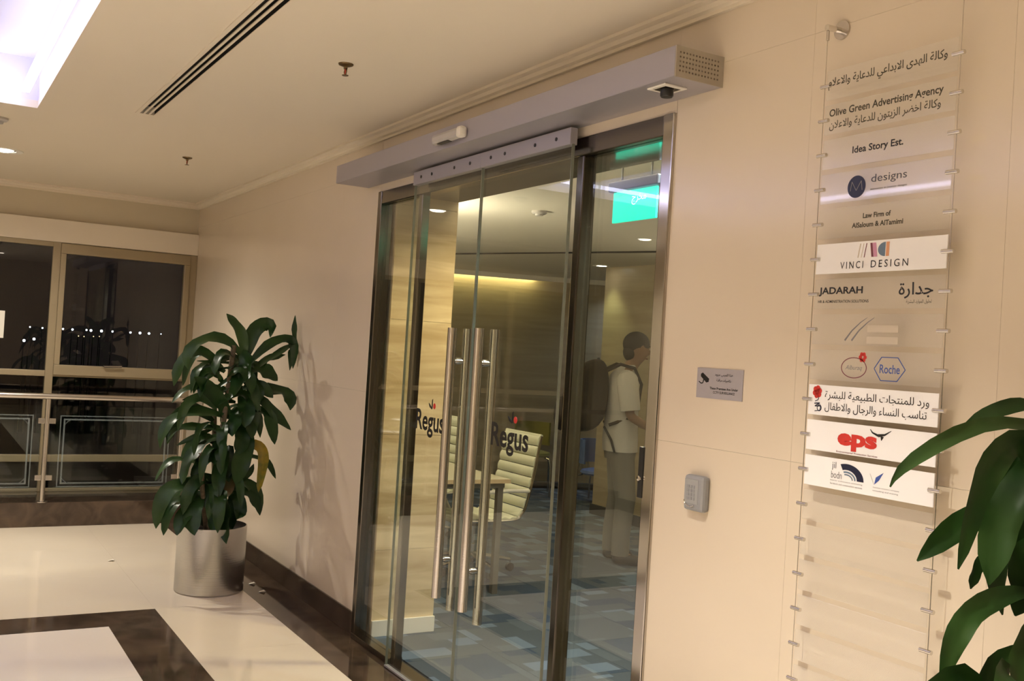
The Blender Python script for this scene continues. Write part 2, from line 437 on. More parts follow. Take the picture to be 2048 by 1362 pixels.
for nm, a in (('coffer_side', (CX0-.03, CX0, CY0, CY1)), ('coffer_side', (CX1, CX1+.03, CY0, CY1)), ('coffer_side', (CX0, CX1, CY0-.03, CY0)), ('coffer_side', (CX0, CX1, CY1, CY1+.03))):
    box(nm, m_coffer, *a, ZC+.04, ZC+CH, cof)
for a in ((CX0+.05, CX0+.09, CY0+.1, CY1-.1), (CX1-.09, CX1-.05, CY0+.1, CY1-.1), (CX0+.1, CX1-.1, CY0+.05, CY0+.09), (CX0+.1, CX1-.1, CY1-.09, CY1-.05)):
    box('led_strip', m_led, *a, ZC+.055, ZC+.075, cof)
# cornice moulding: stepped profile along the door wall and the window wall
prof = [(0, 0), (.014, 0), (.014, .012), (.026, .018), (.032, .032), (.05, .038), (.05, .05), (0, .05)]
def cornice(name, pts_fn):
    b = MB(); n = len(prof)
    for e in (0, 1): b.v += [pts_fn(e, p) for p in prof]
    b.f.append(tuple(range(n))); b.f.append(tuple(n+i for i in reversed(range(n))))
    for i in range(n): j = (i+1) % n; b.f.append((i, n+i, n+j, j))
    return b.build(name, m_cornice, kind='structure')
cornice('trim_cornice_right', lambda e, p: ((X0-.03, X1)[e], -p[0], ZC-.05+p[1]))
cornice('trim_cornice_back', lambda e, p: (X0-.03+p[0], (YF, 0)[e], ZC-.05+p[1]))
# walls that close the corridor behind the camera
box('wall_end', m_upper, X1, X1+.1, YF, .4, -.05, 2.9, kind='structure')
box('wall_left', m_upper, X0-.25, X1, YF-.1, YF, -.05, 2.9, kind='structure')
box('baseboard_left', m_base, 0, X1, YF, YF+.012, 0, .121, kind='structure')

# office shell ----------------------------------------------------------------------
OZ = 2.48
ofloor = box('floor_office', m_skirt, -2.9, 9.2, .02, 7.2, -.06, -.008, kind='structure')
src = MB().box(.001, .499, .001, .499, -.008, 0).mesh('carpet_tile'); src.materials.append(m_carpet)
nx, ny = 0, 0
for i in range(-5, 13):
    for j in range(0, 13):
        x, y = i*.5, .075+j*.5
        if x > 1.6 and y > 3.7: continue
        if x > 4.0+ .6*(3-y) and y > .6: continue
        if x < 3 and y < .4 and j > 0: continue
        if j == 0 and not (3.4 < x+.4 and x < 5.95): 
            if x+.5 < 3.5 or x > 5.9: continue
        o = bpy.data.objects.new('carpet_tile', src); col.objects.link(o); o.parent = ofloor; o.location = (x, y, 0)
oc = MB()
oc.box(-2.9, 9.2, TH, 7.2, OZ, OZ+.05)
m_officeceil = mat('office_ceiling', (.74, .68, .56), .8)
oc.build('ceiling_office', m_officeceil, kind='structure')
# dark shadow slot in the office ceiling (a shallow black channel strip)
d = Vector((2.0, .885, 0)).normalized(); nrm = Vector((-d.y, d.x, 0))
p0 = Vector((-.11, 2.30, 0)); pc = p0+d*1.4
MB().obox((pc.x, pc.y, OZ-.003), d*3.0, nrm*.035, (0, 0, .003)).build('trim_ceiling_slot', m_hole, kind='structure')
wb = box('wall_office_back', m_travdark, .19, 9.2, 3.88, 4.1, 0, OZ, kind='structure')
for k in range(5):
    box('stone_slab', m_travdark, .19+k*1.2+.001, .19+(k+1)*1.2-.001, 3.865, 3.88, .10, OZ, wb)
box('baseboard_office', m_skirt, .17, 9.2, 3.85, 3.88, 0, .10, kind='structure')
# curved wall at the far end
cp = [(-2.25, 1.2), (-2.1, 2.2), (-1.9, 3.2), (-1.58, 4.33), (-1.15, 5.2), (-.5, 5.9), (.4, 6.4), (1.6, 6.6)]
def spline(pts, n):
    out = []
    for i in range(len(pts)-1):
        P = [Vector(pts[max(i-1, 0)]), Vector(pts[i]), Vector(pts[i+1]), Vector(pts[min(i+2, len(pts)-1)])]
        for k in range(n):
            t = k/n
            out.append(.5*((2*P[1])+(-P[0]+P[2])*t+(2*P[0]-5*P[1]+4*P[2]-P[3])*t*t+(-P[0]+3*P[1]-3*P[2]+P[3])*t**3))
    out.append(Vector(pts[-1])); return out
cw = [Vector((p.x, p.y, 0)) for p in spline([(*q, 0) for q in cp], 6)]
b = MB(); n = len(cw)
for z in (0, OZ):
    for p in cw: b.v.append((p.x, p.y, z))
    for p in cw: b.v.append((p.x-.1, p.y+.05, z))
for i in range(n-1):
    b.f += [(i, i+1, 2*n+i+1, 2*n+i), (n+i+1, n+i, 3*n+i, 3*n+i+1)]
    b.f += [(2*n+i, 2*n+i+1, 3*n+i+1, 3*n+i), (i+1, i, n+i, n+i+1)]
b.build('wall_office_curved', m_travdark, smooth=True, kind='structure')
b = MB()
b.tube([(p.x+.02, p.y-.01, .04) for p in cw], .04, 6)
b.build('baseboard_curved', m_skirt, kind='structure')
box('wall_office_left', m_travdark, -3.0, -2.9, TH, 7.2, 0, OZ, kind='structure')
box('wall_office_far', m_travdark, -3.0, 9.2, 7.2, 7.3, 0, OZ, kind='structure')
box('wall_office_right', m_travdark, 9.2, 9.3, TH, 7.3, 0, OZ, kind='structure')

# ------------------------------------------------------------------ LAMPS
def spot(name, loc, power, color, size=2.2, blend=.7, rad=.05, parent=None, aim=(0, 0, -1)):
    l = bpy.data.lights.new(name, 'SPOT'); l.energy = power; l.color = color; l.spot_size = size; l.spot_blend = blend; l.shadow_soft_size = rad
    o = bpy.data.objects.new(name, l); col.objects.link(o); o.location = loc
    o.rotation_euler = Vector(aim).to_track_quat('-Z', 'Y').to_euler()
    if parent: attach(o, parent)
    return o
def downlight(x, y, z, power, color, label, group=None, size=2.05, r=.075):
    t = empty('downlight', (x, y, z), label, 'downlight', group)
    MB().lathe([(r*.98, .0), (r*1.0, -.004), (r*1.55, -.006), (r*1.6, -.002), (r*1.6, 0), (r*.98, .0)], (x, y, z), 32).build('trim_ring', m_white, t, smooth=True)
    b = MB(); b.lathe([(r, 0), (r*.8, .05), (r*.78, .09), (r*1.02, .09), (r*1.02, 0)], (x, y, z), 32); b.f = b.f[:-2]
    b.build('baffle', m_framedark, t, smooth=True)
    MB().lathe([(.002, -.014), (r*.5, -.011), (r*.8, 0), (r*.86, .03), (.002, .03)], (x, y, z), 24).build('lamp_face', m_lamp, t, smooth=True)
    spot('lamp_light', (x, y, z-.02), power, color, size, .85, .045, t)
    return t
for k, pw, sz, lab in ((0, 1.2, 2.75, 'recessed ceiling downlight above the railing by the windows'), (1, .5, 2.3, 'added unseen downlight by the windows at the opposite corridor side'),  # first lamp is seen, the others are unseen warm fill added
        (2, 1.6, 1.8, 'added unseen downlight behind the coffer end away from the windows'), (3, 1.0, 1.8, 'added unseen downlight by the opposite wall past the coffer'),
        (4, .1, 1.6, 'added unseen downlight above the wall past the directory plates'), (5, .6, 1.8, 'added unseen downlight at the closed corridor end'),
        (6, 1.1, 1.75, 'added unseen downlight between coffer and corridor end'), (7, 1.45, 1.85, 'added unseen downlight above the floor before the directory plates')):
    downlight(*DL[k], ZC, DOWNLIGHT_W*pw, WARM, lab, size=sz)

def office_lamp(x, y, power, color, label, size=2.6):
    t = empty('office_downlight', (x, y, OZ), label, 'downlight')
    MB().lathe([(.05, -.004), (.085, -.007), (.09, 0), (.05, 0)], (x, y, OZ), 24).build('trim_ring', m_white, t, smooth=True)
    MB().lathe([(.002, -.0045), (.05, -.004), (.05, -.001), (.002, -.001)], (x, y, OZ), 24).build('lamp_face', m_lamp, t)
    spot('lamp_light', (x, y, OZ-.02), power, color, size, .8, .05, t)
office_lamp(4.25, .66, 115, (1, .82, .48), 'office downlight just inside the glass entrance doors')
office_lamp(5.3, .66, 110, (.78, .90, 1), 'added unseen cool downlight above the exit sign')  # out-of-view lamp added to cool the carpet by the doors
office_lamp(.9, .9, 60, (1, .86, .6), 'office downlight above the far end of the meeting table')
office_lamp(-.9, 5.2, 30, (.55, .70, 1), 'cool office downlight in the recess with the blue chair')
office_lamp(6.3, 2.2, 140, (1, .86, .62), 'added unseen downlight deeper in the office on the exit sign side')  # unseen lamp added to brighten the standing figure
office_lamp(.34, 3.70, 14, (.9, .95, .5), 'small added downlight standing in for a hidden strip along the stone wall edge', 1.5)  # added fixture in place of a hidden strip's glow on the edge
# cove strips: curved wall (behind a lip); unseen added one on the door lintel
cv = [p for p in cw if 1.9 < p.y < 4.3]
b = MB(); b.tube([(p.x+.04, p.y-.02, OZ-.018) for p in cv], .012, 6)
setp(b.build('cove_light', m_cove), 'yellow cove light strip along the top of the curved office wall', 'light strip')
lp = [p for p in cw if 1.2 < p.y < 5.2]; b = MB(); n = len(lp)
for z in (OZ-.055, OZ):
    for o_ in (.15, .17): b.v += [(p.x+o_, p.y-o_*.25, z) for p in lp]
for i in range(n-1):
    b.f += [(n+i, n+i+1, 3*n+i+1, 3*n+i), (i+1, i, 2*n+i, 2*n+i+1), (i, i+1, n+i+1, n+i)]
b.build('trim_cove_lip', m_officeceil, smooth=True, kind='structure')
b = MB().box(3.7, 5.8, TH+.004, TH+.02, DZ+.012, DZ+.03)
setp(b.build('cove_light', emat('lintel_fill_led', (1.0, .88, .64), 20)), 'added unseen light strip on the office face of the door lintel', 'light strip')

def uplight(x, y, s, power, label):
    """added up-lighter, kept out of view to brighten the office ceiling; s = +1 when its wall lies towards -Y, -1 when it lies towards +Y"""
    t = empty('fill_uplight', (x, y, 2.05), label, 'fill lamp')
    MB().box(x-.12, x+.12, min(y, y+s*.11), max(y, y+s*.11), 2.0, 2.05).build('body', m_white, t, bevel=.006)
    MB().box(x-.10, x+.10, min(y+s*.015, y+s*.095), max(y+s*.015, y+s*.095), 2.0505, 2.052).build('lamp_face', m_lamp, t)
    spot('lamp_light', (x, y+s*.06, 2.07), power, (1, .90, .70), 2.95, .5, .06, t, aim=(0, .25*s, 1))
uplight(1.2, TH, 1, 60, 'added unseen uplight on the office side of the door wall near the meeting table end')
uplight(2.7, TH, 1, 60, 'added unseen uplight on the office side of the door wall near the travertine reveal')
uplight(6.6, TH, 1, 55, 'added unseen uplight on the office side of the door wall past the exit sign')
uplight(-1.0, TH, 1, 130, 'added unseen uplight on the office side of the door wall at its far end')
uplight(3.0, 3.865, -1, 55, 'added unseen uplight on the stone wall deep in the office behind the reflected figure')
uplight(4.9, 3.865, -1, 40, 'added unseen uplight on the stone wall deep in the office past the exit sign')

# ------------------------------------------------------------------ ENTRANCE: frame, fixed panes, sliding leaves
df = empty('door_1', (4.7, 0, 0), kind='structure')
box('jamb', m_framedark, DX0, DX0+.045, -.012, .06, 0, DZ, df, bevel=.004)
box('jamb', m_jamb, DX1-.055, DX1, -.012, .06, 0, DZ, df, bevel=.004)
box('frame_head', m_framedark, DX0+.045, DX1-.055, -.008, .05, DZ-.07, DZ, df, bevel=.004)
box('threshold', m_framedark, DX0+.045, 4.0, -.03, .05, 0, .028, df, bevel=.003)
box('threshold', m_framedark, 5.42, DX1-.055, -.03, .05, 0, .028, df, bevel=.003)
box('floor_track', m_framedark, 4.0, 5.42, -.03, .05, 0, .004, df)
box('post', m_framedark, 3.985, 4.027, -.008, .035, .0, DZ-.07, df, bevel=.004)
box('post', m_postdark, 5.378, 5.422, -.012, .05, .0, DZ-.07, df, bevel=.006)
box('fixed_pane', m_glass, DX0+.045, 3.985, .014, .024, .028, DZ-.07, df)
box('fixed_pane', m_glass, 5.425, DX1-.055, .014, .024, .028, DZ-.07, df)
# mortise lock plate and strike on the near jamb
lk = box('lock_plate', m_black, DX1-.075, DX1-.05, -.016, .004, 1.10, 1.27, df, bevel=.003)
MB().lathe([(.009, 0), (.009, .006), (.002, .007)], (DX1-.063, -.016, 1.165), 16, axis=1).build('lock_cylinder', m_chrome, lk, smooth=True)

GY0, GY1 = -.056, -.044
def leaf(x0, x1, hx, tx, label):
    root = empty('sliding_door', ((x0+x1)/2, -.05, .01), label, 'door', 'glass sliding door leaves')
    g = box('glass_pane', m_glass, x0+.003, x1-.003, GY0, GY1, .012, 2.36, root)
    MB().box(x0, x0+.003, GY0, GY1, .012, 2.345).build('polished_edge', m_edge, g)
    MB().box(x1-.003, x1, GY0, GY1, .012, 2.345).build('polished_edge', m_edge, g)
    rl = box('top_rail', m_alu, x0, x1-.001, -.066, -.034, 2.342, 2.406, root, bevel=.002)
    L = x1-x0
    for fx in (.13, .30, .64, .86):
        MB().lathe([(.0075, 0), (.0075, .002), (.002, .0022)], (x0+L*fx, -.066, 2.374), 12, axis=1).build('bolt', m_black, rl)
    box('bottom_guide', m_alu, x0, x1-.001, -.060, -.040, .004, .012, root)
    # pull handle: one tube on each face, two stand-offs through the glass
    h = empty('pull_handle', (0, 0, 0)); h.parent = root; h.matrix_parent_inverse = Matrix.Translation(-Vector(root.location))
    for y, z0 in ((-.0875, .47), (-.0125, .41)):
        o = MB().tube([(hx, y, z0), (hx, y, 1.65)], .0205, 24).build('bar', m_bar, None, smooth=True); o.parent = h
    for z in (1.505, .635):
        o = MB().tube([(hx, -.0875, z), (hx, -.0125, z)], .0105, 12).build('standoff', m_steel, None, smooth=True); o.parent = h
        o = MB().tube([(hx, -.062, z), (hx, -.038, z)], .014, 16).build('collar', m_steel, None, smooth=True); o.parent = h
    lg = text('logo_lettering', 'Regus', m_ink, root, tx, GY0, 1.208, width=.292, height=.125, bold=.022)
    yy = GY0-.0007
    b = MB()
    b.prism([(tx+.012, 1.276), (tx+.022, 1.279), (tx+.0225, 1.325), (tx+.012, 1.318)], yy, yy+.0006)
    b.prism([(tx+.013, 1.276), (tx+.008, 1.290), (tx-.018, 1.305), (tx-.020, 1.299), (tx-.010, 1.285)], yy, yy+.0006)
    b.build('logo_leaf_mark', m_ink, root)
    MB().lathe([(.0135, 0), (.0135, .0006)], (tx+.040, yy+.0006, 1.292), 20, axis=1).build('logo_red_dot', m_inkred, root)
    return root
leaf(4.03, 4.71, 4.5875, 4.355, 'sliding glass door leaf on the side towards the windows, with black lettering')
leaf(4.711, 5.405, 4.8325, 5.078, 'sliding glass door leaf on the side towards the camera notice and keypad')

# operator box over the doors
op = empty('door_operator', (4.72, 0, 2.42), 'long grey aluminium automatic door operator box above the glass doors', 'door operator')
HX0, HX1, HD, HZ0, HZ1 = 3.30, 6.15, .192, 2.418, 2.513
box('housing', m_alu, HX0, HX1-.004, -HD, 0, HZ0, HZ1, op, bevel=.002)
ec = box('end_cap', m_aluend, HX1-.004, HX1, -HD+.002, 0, HZ0, HZ1, op)
b = MB()
for i in range(13):
    for j in range(5):
        b.lathe([(.0032, 0), (.0032, .0006)], (HX1, -HD+.018+i*.0125, HZ0+.02+j*.014), 6, axis=0)
b.build('vent_holes', m_framedark, ec, kind='stuff')
ms = box('motion_sensor', m_lightplastic, 4.54, 4.815, -HD-.035, -HD, 2.437, 2.483, op, bevel=.014)
box('sensor_lens', m_black, 4.60, 4.70, -HD-.033, -HD-.012, 2.4345, 2.4375, ms)
box('sensor_cap', m_white, 4.775, 4.817, -HD-.037, -HD, 2.436, 2.484, ms, bevel=.012)
pp = box('sensor_plate', m_white, 5.985, 6.075, -.168, -.078, HZ0-.006, HZ0, op, bevel=.002)
box('plate_recess', m_framedark, 6.0, 6.06, -.153, -.093, HZ0-.0065, HZ0-.0058, pp)
MB().lathe([(.002, -.03), (.018, -.03), (.021, -.026), (.021, -.006), (.002, -.006)], (6.03, -.123, HZ0), 20).build('sensor_eye', m_black, pp, smooth=True)

# exit sign hanging inside the office
EX0, EX1, EY, EZ0, EZ1 = 4.85, 5.16, .55, 2.163, 2.300
ex = empty('exit_sign', ((EX0+EX1)/2, EY, EZ1), 'glowing green exit sign hanging inside the glass entrance', 'exit sign')
pl_ = box('lit_panel', m_green, EX0, EX1, EY-.006, EY+.006, EZ0, EZ1, ex, bevel=.003)
text('lettering', arabic('\u0645\u062e\u0631\u062c'), m_exitwhite, pl_, EX0+.19, EY-.0065, 2.255, width=.10)
box('housing', m_black, EX0-.012, EX1+.03, EY-.03, EY+.03, EZ1, EZ1+.045, ex, bevel=.006)
for x in (EX0+.05, EX1-.05): MB().tube([(x, EY, EZ1+.045), (x, EY, OZ)], .005, 8).build('hanger', m_black, ex)
box('ceiling_plate', m_greyplastic, EX0+.02, EX1-.02, EY-.03, EY+.03, OZ-.012, OZ, ex)
# lens mark
# ------------------------------------------------------------------ DIRECTORY PLATES
CLX, CRX, PY = 6.614, 7.014, -.043
SP, Z1 = .0936, 2.322
cdsp = empty('cable_display', ((CLX+CRX)/2, 0, .6), 'pair of taut steel cables on wall discs holding the directory plates', 'cable display')
for x in (CLX-.0065, CRX+.0065):
    MB().tube([(x, PY, .50), (x, PY, 2.448)], .0011, 6).build('cable', m_steel, cdsp)
    for z in (2.482, .47):
        sd = MB().lathe([(.0, 0), (.026, 0), (.026, .006), (.0, .0065)], (x+.012, 0, z), 28, axis=1).build('wall_disc', m_steel, cdsp, smooth=True)
        MB().tube([(x+.006, -.005, z), (x+.002, PY-.008, z)], .0085, 12).build('standoff_pin', m_chrome, sd, smooth=True)
        MB().tube([(x, PY, z-.005), (x, PY, z-.034)], .004, 8).build('cable_stop', m_steel, sd)
clip = MB().tube([(-.016, 0, 0), (.016, 0, 0)], .0055, 10).mesh('clip', True); clip.materials.append(m_chrome)
def arc(cx, cz, rx, rz, a0, a1, n=24):
    return [(cx+rx*math.cos(a0+(a1-a0)*k/n), cz+rz*math.sin(a0+(a1-a0)*k/n)) for k in range(n+1)]
def ring(b, cx, cz, rx, rz, wd_, y0, y1, n=32, a0=0, a1=2*math.pi):
    o = arc(cx, cz, rx, rz, a0, a1, n); i = arc(cx, cz, rx-wd_, rz-wd_, a0, a1, n)
    for k in range(n): b.prism([o[k], o[k+1], i[k+1], i[k]], y0, y1)
def stroke(b, pts, w0, w1, y0, y1):
    m = len(pts)
    for k in range(m-1):
        p, q = Vector(pts[k]), Vector(pts[k+1]); t = (q-p).normalized(); nn = Vector((-t.y, t.x))
        wa = w0+(w1-w0)*k/(m-1); wb_ = w0+(w1-w0)*(k+1)/(m-1)
        b.prism([tuple(p+nn*wa/2), tuple(q+nn*wb_/2), tuple(q-nn*wb_/2), tuple(p-nn*wa/2)], y0, y1)
PW, PH = CRX-CLX, .0800
tilts = {3: -.004, 5: -.022, 9: .004, 10: .002, 11: .004, 7: -.003}
labels = {
 0: 'clear acrylic plate printed with a single line of dark Arabic script',
 1: 'clear acrylic plate with a bold English line above an Arabic line',
 2: 'clear acrylic plate with one short bold English line ending in a full stop',
 3: 'clear acrylic plate with a round navy emblem beside thin lettering',
 4: 'clear acrylic plate with two short centred lines of small text',
 5: 'white acrylic plate with coloured bars above thin spaced capitals',
 6: 'clear acrylic plate with heavy black capitals and a large Arabic word',
 7: 'clear acrylic plate with two slanted grey strokes and pale bars',
 8: 'clear acrylic plate with a red oval emblem and a blue hexagon emblem',
 9: 'white acrylic plate with a red flower and two lines of Arabic script',
 10: 'white acrylic plate with thick red letters and a black bird',
 11: 'white acrylic plate with a dark arched emblem and a blue winged emblem'}
for i in range(18):
    zc = Z1-SP*i; white = i in (5, 9, 10, 11)
    lab = labels.get(i, 'blank clear acrylic plate clipped between the cables below the printed plates')
    root = empty('name_plate', ((CLX+CRX)/2, PY, zc), lab, 'sign plate', 'blank acrylic plates' if i > 11 else 'printed directory plates')
    box('plate', m_whiteac if white else m_clear, CLX, CRX, PY-.002, PY+.002, zc-PH/2, zc+PH/2, root, bevel=.0008)
    for x in (CLX-.002, CRX+.002):
        o = bpy.data.objects.new('clip', clip); col.objects.link(o); attach(o, root); o.location = (x, PY-.002, zc)
    y = PY-.0022; yb = y-.0006
    U = lambda f: CLX+f*PW
    if i == 0:
        text('lettering', arabic('وكالة الهدى الابداعي للدعاية والاعلام'), m_inkbrown, root, U(.475), y, zc+.002, width=.365, height=.034, bold=.012)
    if i == 1:
        text('lettering', 'Olive Green Advertising Agency', m_inkbrown, root, U(.48), y, zc+.014, width=.350, height=.026, bold=.018)
        text('lettering', arabic('وكالة اخضر الزيتون للدعاية والاعلان'), m_inkbrown, root, U(.475), y, zc-.018, width=.342, height=.027, bold=.008)
    if i == 2:
        text('lettering', 'Idea Story Est.', m_ink, root, U(.452), y, zc-.002, width=.158, height=.024, bold=.02)
    if i == 3:
        em = MB().lathe([(.0001, 0), (.029, 0), (.029, .0006), (.0001, .0006)], (U(.305), y, zc-.004), 36, axis=1).build('emblem', m_inknavy, root)
        b = MB(); x = U(.305); z = zc-.004
        stroke(b, [(x-.019, z-.010), (x-.015, z+.014), (x, z-.010), (x+.015, z+.014), (x+.019, z-.010)], .0016, .0016, yb-.0008, yb)
        b.build('emblem_letter', m_inkgrey, em)
        text('lettering', 'designs', m_inkslate, root, U(.555), y, zc+.009, width=.108, height=.026)
        text('small_lettering', 'innovation in interior designs', m_ink, root, U(.555), y, zc-.016, width=.110, height=.006, bold=.01)
    if i == 4:
        text('lettering', 'Law Firm of', m_inkbrown, root, U(.478), y, zc+.012, width=.086, height=.0135, bold=.03)
        text('lettering', 'AlSaloum & AlTamimi', m_inkbrown, root, U(.483), y, zc-.011, width=.158, height=.0135, bold=.03)
    if i == 5:
        text('lettering', 'VINCI', m_ink, root, U(.302), y, zc-.020, width=.074, height=.0185, spacing=1.4)
        text('lettering', 'DESIGN', m_ink, root, U(.595), y, zc-.020, width=.112, height=.0185, spacing=1.4)
        for (a, bb, mm) in ((.345, .352, m_inkpale), (.372, .376, m_inkpale), (.395, .40, m_inkmaroon), (.455, .47, m_inkmaroon), (.472, .50, m_inkpink), (.565, .588, m_inkorange)):
            b = MB(); sh = .006 if a < .4 else -.006 if a < .5 else 0
            b.prism([(U(a), zc-.002), (U(bb), zc-.002), (U(bb)+sh, zc+.034), (U(a)+sh, zc+.034)], yb, y); b.build('colour_bar', mm, root)
        MB().prism(arc(U(.558), zc+.016, .022, .018, math.pi/2, 3*math.pi/2, 16), yb, y).build('colour_bar', m_inksteel, root)
    if i == 6:
        text('lettering', 'JADARAH', m_ink, root, U(.222), y, zc+.006, width=.145, height=.024, bold=.028)
        text('small_lettering', 'HR & ADMINISTRATION SOLUTIONS', m_ink, root, U(.245), y, zc-.020, width=.166, height=.0075, bold=.012)
        text('arabic_lettering', arabic('جدارة'), m_ink, root, U(.80), y, zc+.004, width=.098, height=.040, bold=.012)
        text('small_arabic_lettering', arabic('لحلول الموارد البشرية'), m_ink, root, U(.825), y, zc-.024, width=.072, height=.011)
    if i == 7:
        b = MB()
        for dx in (0, .022):
            stroke(b, [(U(.28)+dx, zc-.028), (U(.335)+dx, zc-.002), (U(.40)+dx, zc+.019), (U(.45)+dx, zc+.031)], .0048, .0008, yb, y)
        b.build('slanted_strokes', m_inkgrey, root)
        for z in (zc+.003, zc-.026): MB().box(U(.455), U(.69), yb, y, z-.009, z+.009).build('pale_bar', m_inkpale, root)
    if i == 8:
        b = MB(); ring(b, U(.365), zc-.004, .041, .027, .0022, yb, y); b.build('oval_emblem', m_inkmaroon, root)
        text('script_lettering', 'Alburaq', m_inkgrey, root, U(.365), y, zc-.005, width=.054, height=.015, shear=.35)
        b = MB()
        for k in range(6):
            a = k*math.pi/3; b.lathe([(.0001, 0), (.0052, 0), (.0052, .0006), (.0001, .0006)], (U(.432)+.0075*math.cos(a), y, zc+.024+.0085*math.sin(a)), 10, axis=1)
        b.build('red_blossom', m_inkred, root)
        b = MB(); hx = [(U(.525), zc-.003), (U(.578), zc+.026), (U(.70), zc+.026), (U(.757), zc-.003), (U(.70), zc-.032), (U(.578), zc-.032)]
        for k in range(6): stroke(b, [hx[k], hx[(k+1) % 6]], .0022, .0022, yb, y)
        b.build('hexagon_emblem', m_inkblue, root)
        text('lettering', 'Roche', m_inkblue, root, U(.643), y, zc-.003, width=.060, height=.022, bold=.01)
    if i == 9:
        b = MB()
        for k in range(6):
            a = k*math.pi/3+.3; b.lathe([(.0001, 0), (.0075, 0), (.0075, .0006), (.0001, .0006)], (U(.075)+.0085*math.cos(a), y, zc+.021+.010*math.sin(a)), 12, axis=1)
        b.lathe([(.0001, 0), (.008, 0), (.008, .0006), (.0001, .0006)], (U(.075), y, zc+.021), 12, axis=1)
        b.build('red_flower', m_inkred, root)
        b = MB(); stroke(b, [(U(.092), zc+.01), (U(.085), zc+.0), (U(.06), zc-.004)], .002, .002, yb, y)
        stroke(b, [(U(.055), zc-.010), (U(.10), zc-.008), (U(.06), zc-.017), (U(.11), zc-.016), (U(.105), zc-.027), (U(.06), zc-.030)], .003, .002, yb, y)
        ring(b, U(.098), zc-.021, .008, .009, .002, yb, y, 16); b.build('flower_stem_script', m_inknavy, root)
        text('arabic_lettering', arabic('ورد للمنتجات الطبيعية للبشرة'), m_ink, root, U(.54), y, zc+.014, width=.318, height=.026)
        text('arabic_lettering', arabic('تناسب النساء والرجال والاطفال'), m_ink, root, U(.535), y, zc-.017, width=.312, height=.026)
    if i == 10:
        text('red_lettering', 'eps', m_inkred, root, U(.423), y, zc-.008, width=.125, height=.044, bold=.05)
        b = MB(); x, z = U(.605), zc+.021
        stroke(b, [(x-.033, z+.011), (x-.026, z+.003), (x-.008, z-.003)], .0012, .006, yb, y)
        stroke(b, [(x-.008, z-.003), (x+.012, z+.001), (x+.030, z+.012)], .008, .001, yb, y)
        stroke(b, [(x+.004, z-.004), (x+.002, z-.014)], .010, .0015, yb, y); b.build('bird_emblem', m_ink, root)
        text('small_lettering', 'Environmental Protection Services', m_inkmaroon, root, U(.425), y, zc-.0345, width=.130, height=.0045, bold=.01)
    if i == 11:
        text('grey_lettering', 'jil', m_inkgrey, root, U(.252), y, zc+.020, width=.014, height=.022)
        text('grey_lettering', 'bodn', m_inkgrey, root, U(.275), y, zc-.002, width=.035, height=.018)
        b = MB(); o = arc(U(.355), zc-.010, .055, .040, 0, math.pi*.62, 18)
        for k in range(18):
            b.prism([o[k], o[k+1], (U(.355)+(o[k+1][0]-U(.355))*.62, zc-.010+(o[k+1][1]-zc+.010)*.62), (U(.355)+(o[k][0]-U(.355))*.62, zc-.010+(o[k][1]-zc+.010)*.62)], yb, y)
        b.build('arched_emblem', m_inknavy, root)
        b = MB(); ring(b, U(.355), zc-.010, .030, .021, .004, yb, y, 14, 0, 1.9); ring(b, U(.355), zc-.010, .021, .014, .003, yb, y, 14, 0, 1.9)
        b.build('arch_bands', m_inksteel, root)
        MB().prism([(U(.572), zc-.010), (U(.538), zc+.016), (U(.555), zc+.004)], yb, y).build('winged_emblem', m_ink, root)
        MB().prism([(U(.575), zc-.010), (U(.585), zc+.008), (U(.64), zc+.022), (U(.61), zc+.002)], yb, y).build('winged_emblem', m_inkblue, root)
        text('small_lettering', 'interior architecture contracting', m_inkgrey, root, U(.355), y, zc-.017, width=.104, height=.0045)
        text('small_lettering', 'furniture and construction services', m_inkgrey, root, U(.355), y, zc-.025, width=.104, height=.0045)
        text('small_lettering', 'business solutions company', m_inkgrey, root, U(.665), y, zc-.017, width=.078, height=.0045)
        text('small_lettering', 'consulting and training', m_inkgrey, root, U(.66), y, zc-.025, width=.076, height=.0045)
    if i in tilts: root.rotation_euler = (tilts[i], 0, 0)

# ------------------------------------------------------------------ NOTICE AND KEYPAD
nt_ = empty('camera_notice', (6.215, 0, 1.50), 'small grey camera surveillance notice stuck on the beige wall', 'notice')
box('notice_sheet', m_sticker, 6.113, 6.317, -.0025, 0, 1.452, 1.545, nt_)
b = MB(); x, z, y = 6.143, 1.516, -.0025
b.prism([(x-.012, z+.010), (x-.004, z+.014), (x+.026, z-.004), (x+.024, z-.014), (x+.014, z-.016), (x-.012, z+.002)], y-.0006, y)
stroke(b, [(x+.002, z-.006), (x-.002, z-.018), (x-.010, z-.019)], .004, .003, y-.0006, y); stroke(b, [(x-.020, z-.014), (x-.008, z-.020)], .003, .003, y-.0006, y)
b.build('camera_pictogram', m_ink, nt_)
text('arabic_lettering', arabic('هذا المبنى مزود'), m_ink, nt_, 6.235, y, 1.526, width=.080, height=.010, bold=.01)
text('arabic_lettering', arabic('بكاميرات مراقبة'), m_ink, nt_, 6.235, y, 1.509, width=.064, height=.010, bold=.01)
text('lettering', 'These Premises Are Under', m_ink, nt_, 6.237, y, 1.484, width=.125, height=.0075, bold=.02)
text('lettering', 'CCTV SURVEILLANCE', m_ink, nt_, 6.238, y, 1.472, width=.095, height=.0075, bold=.01)

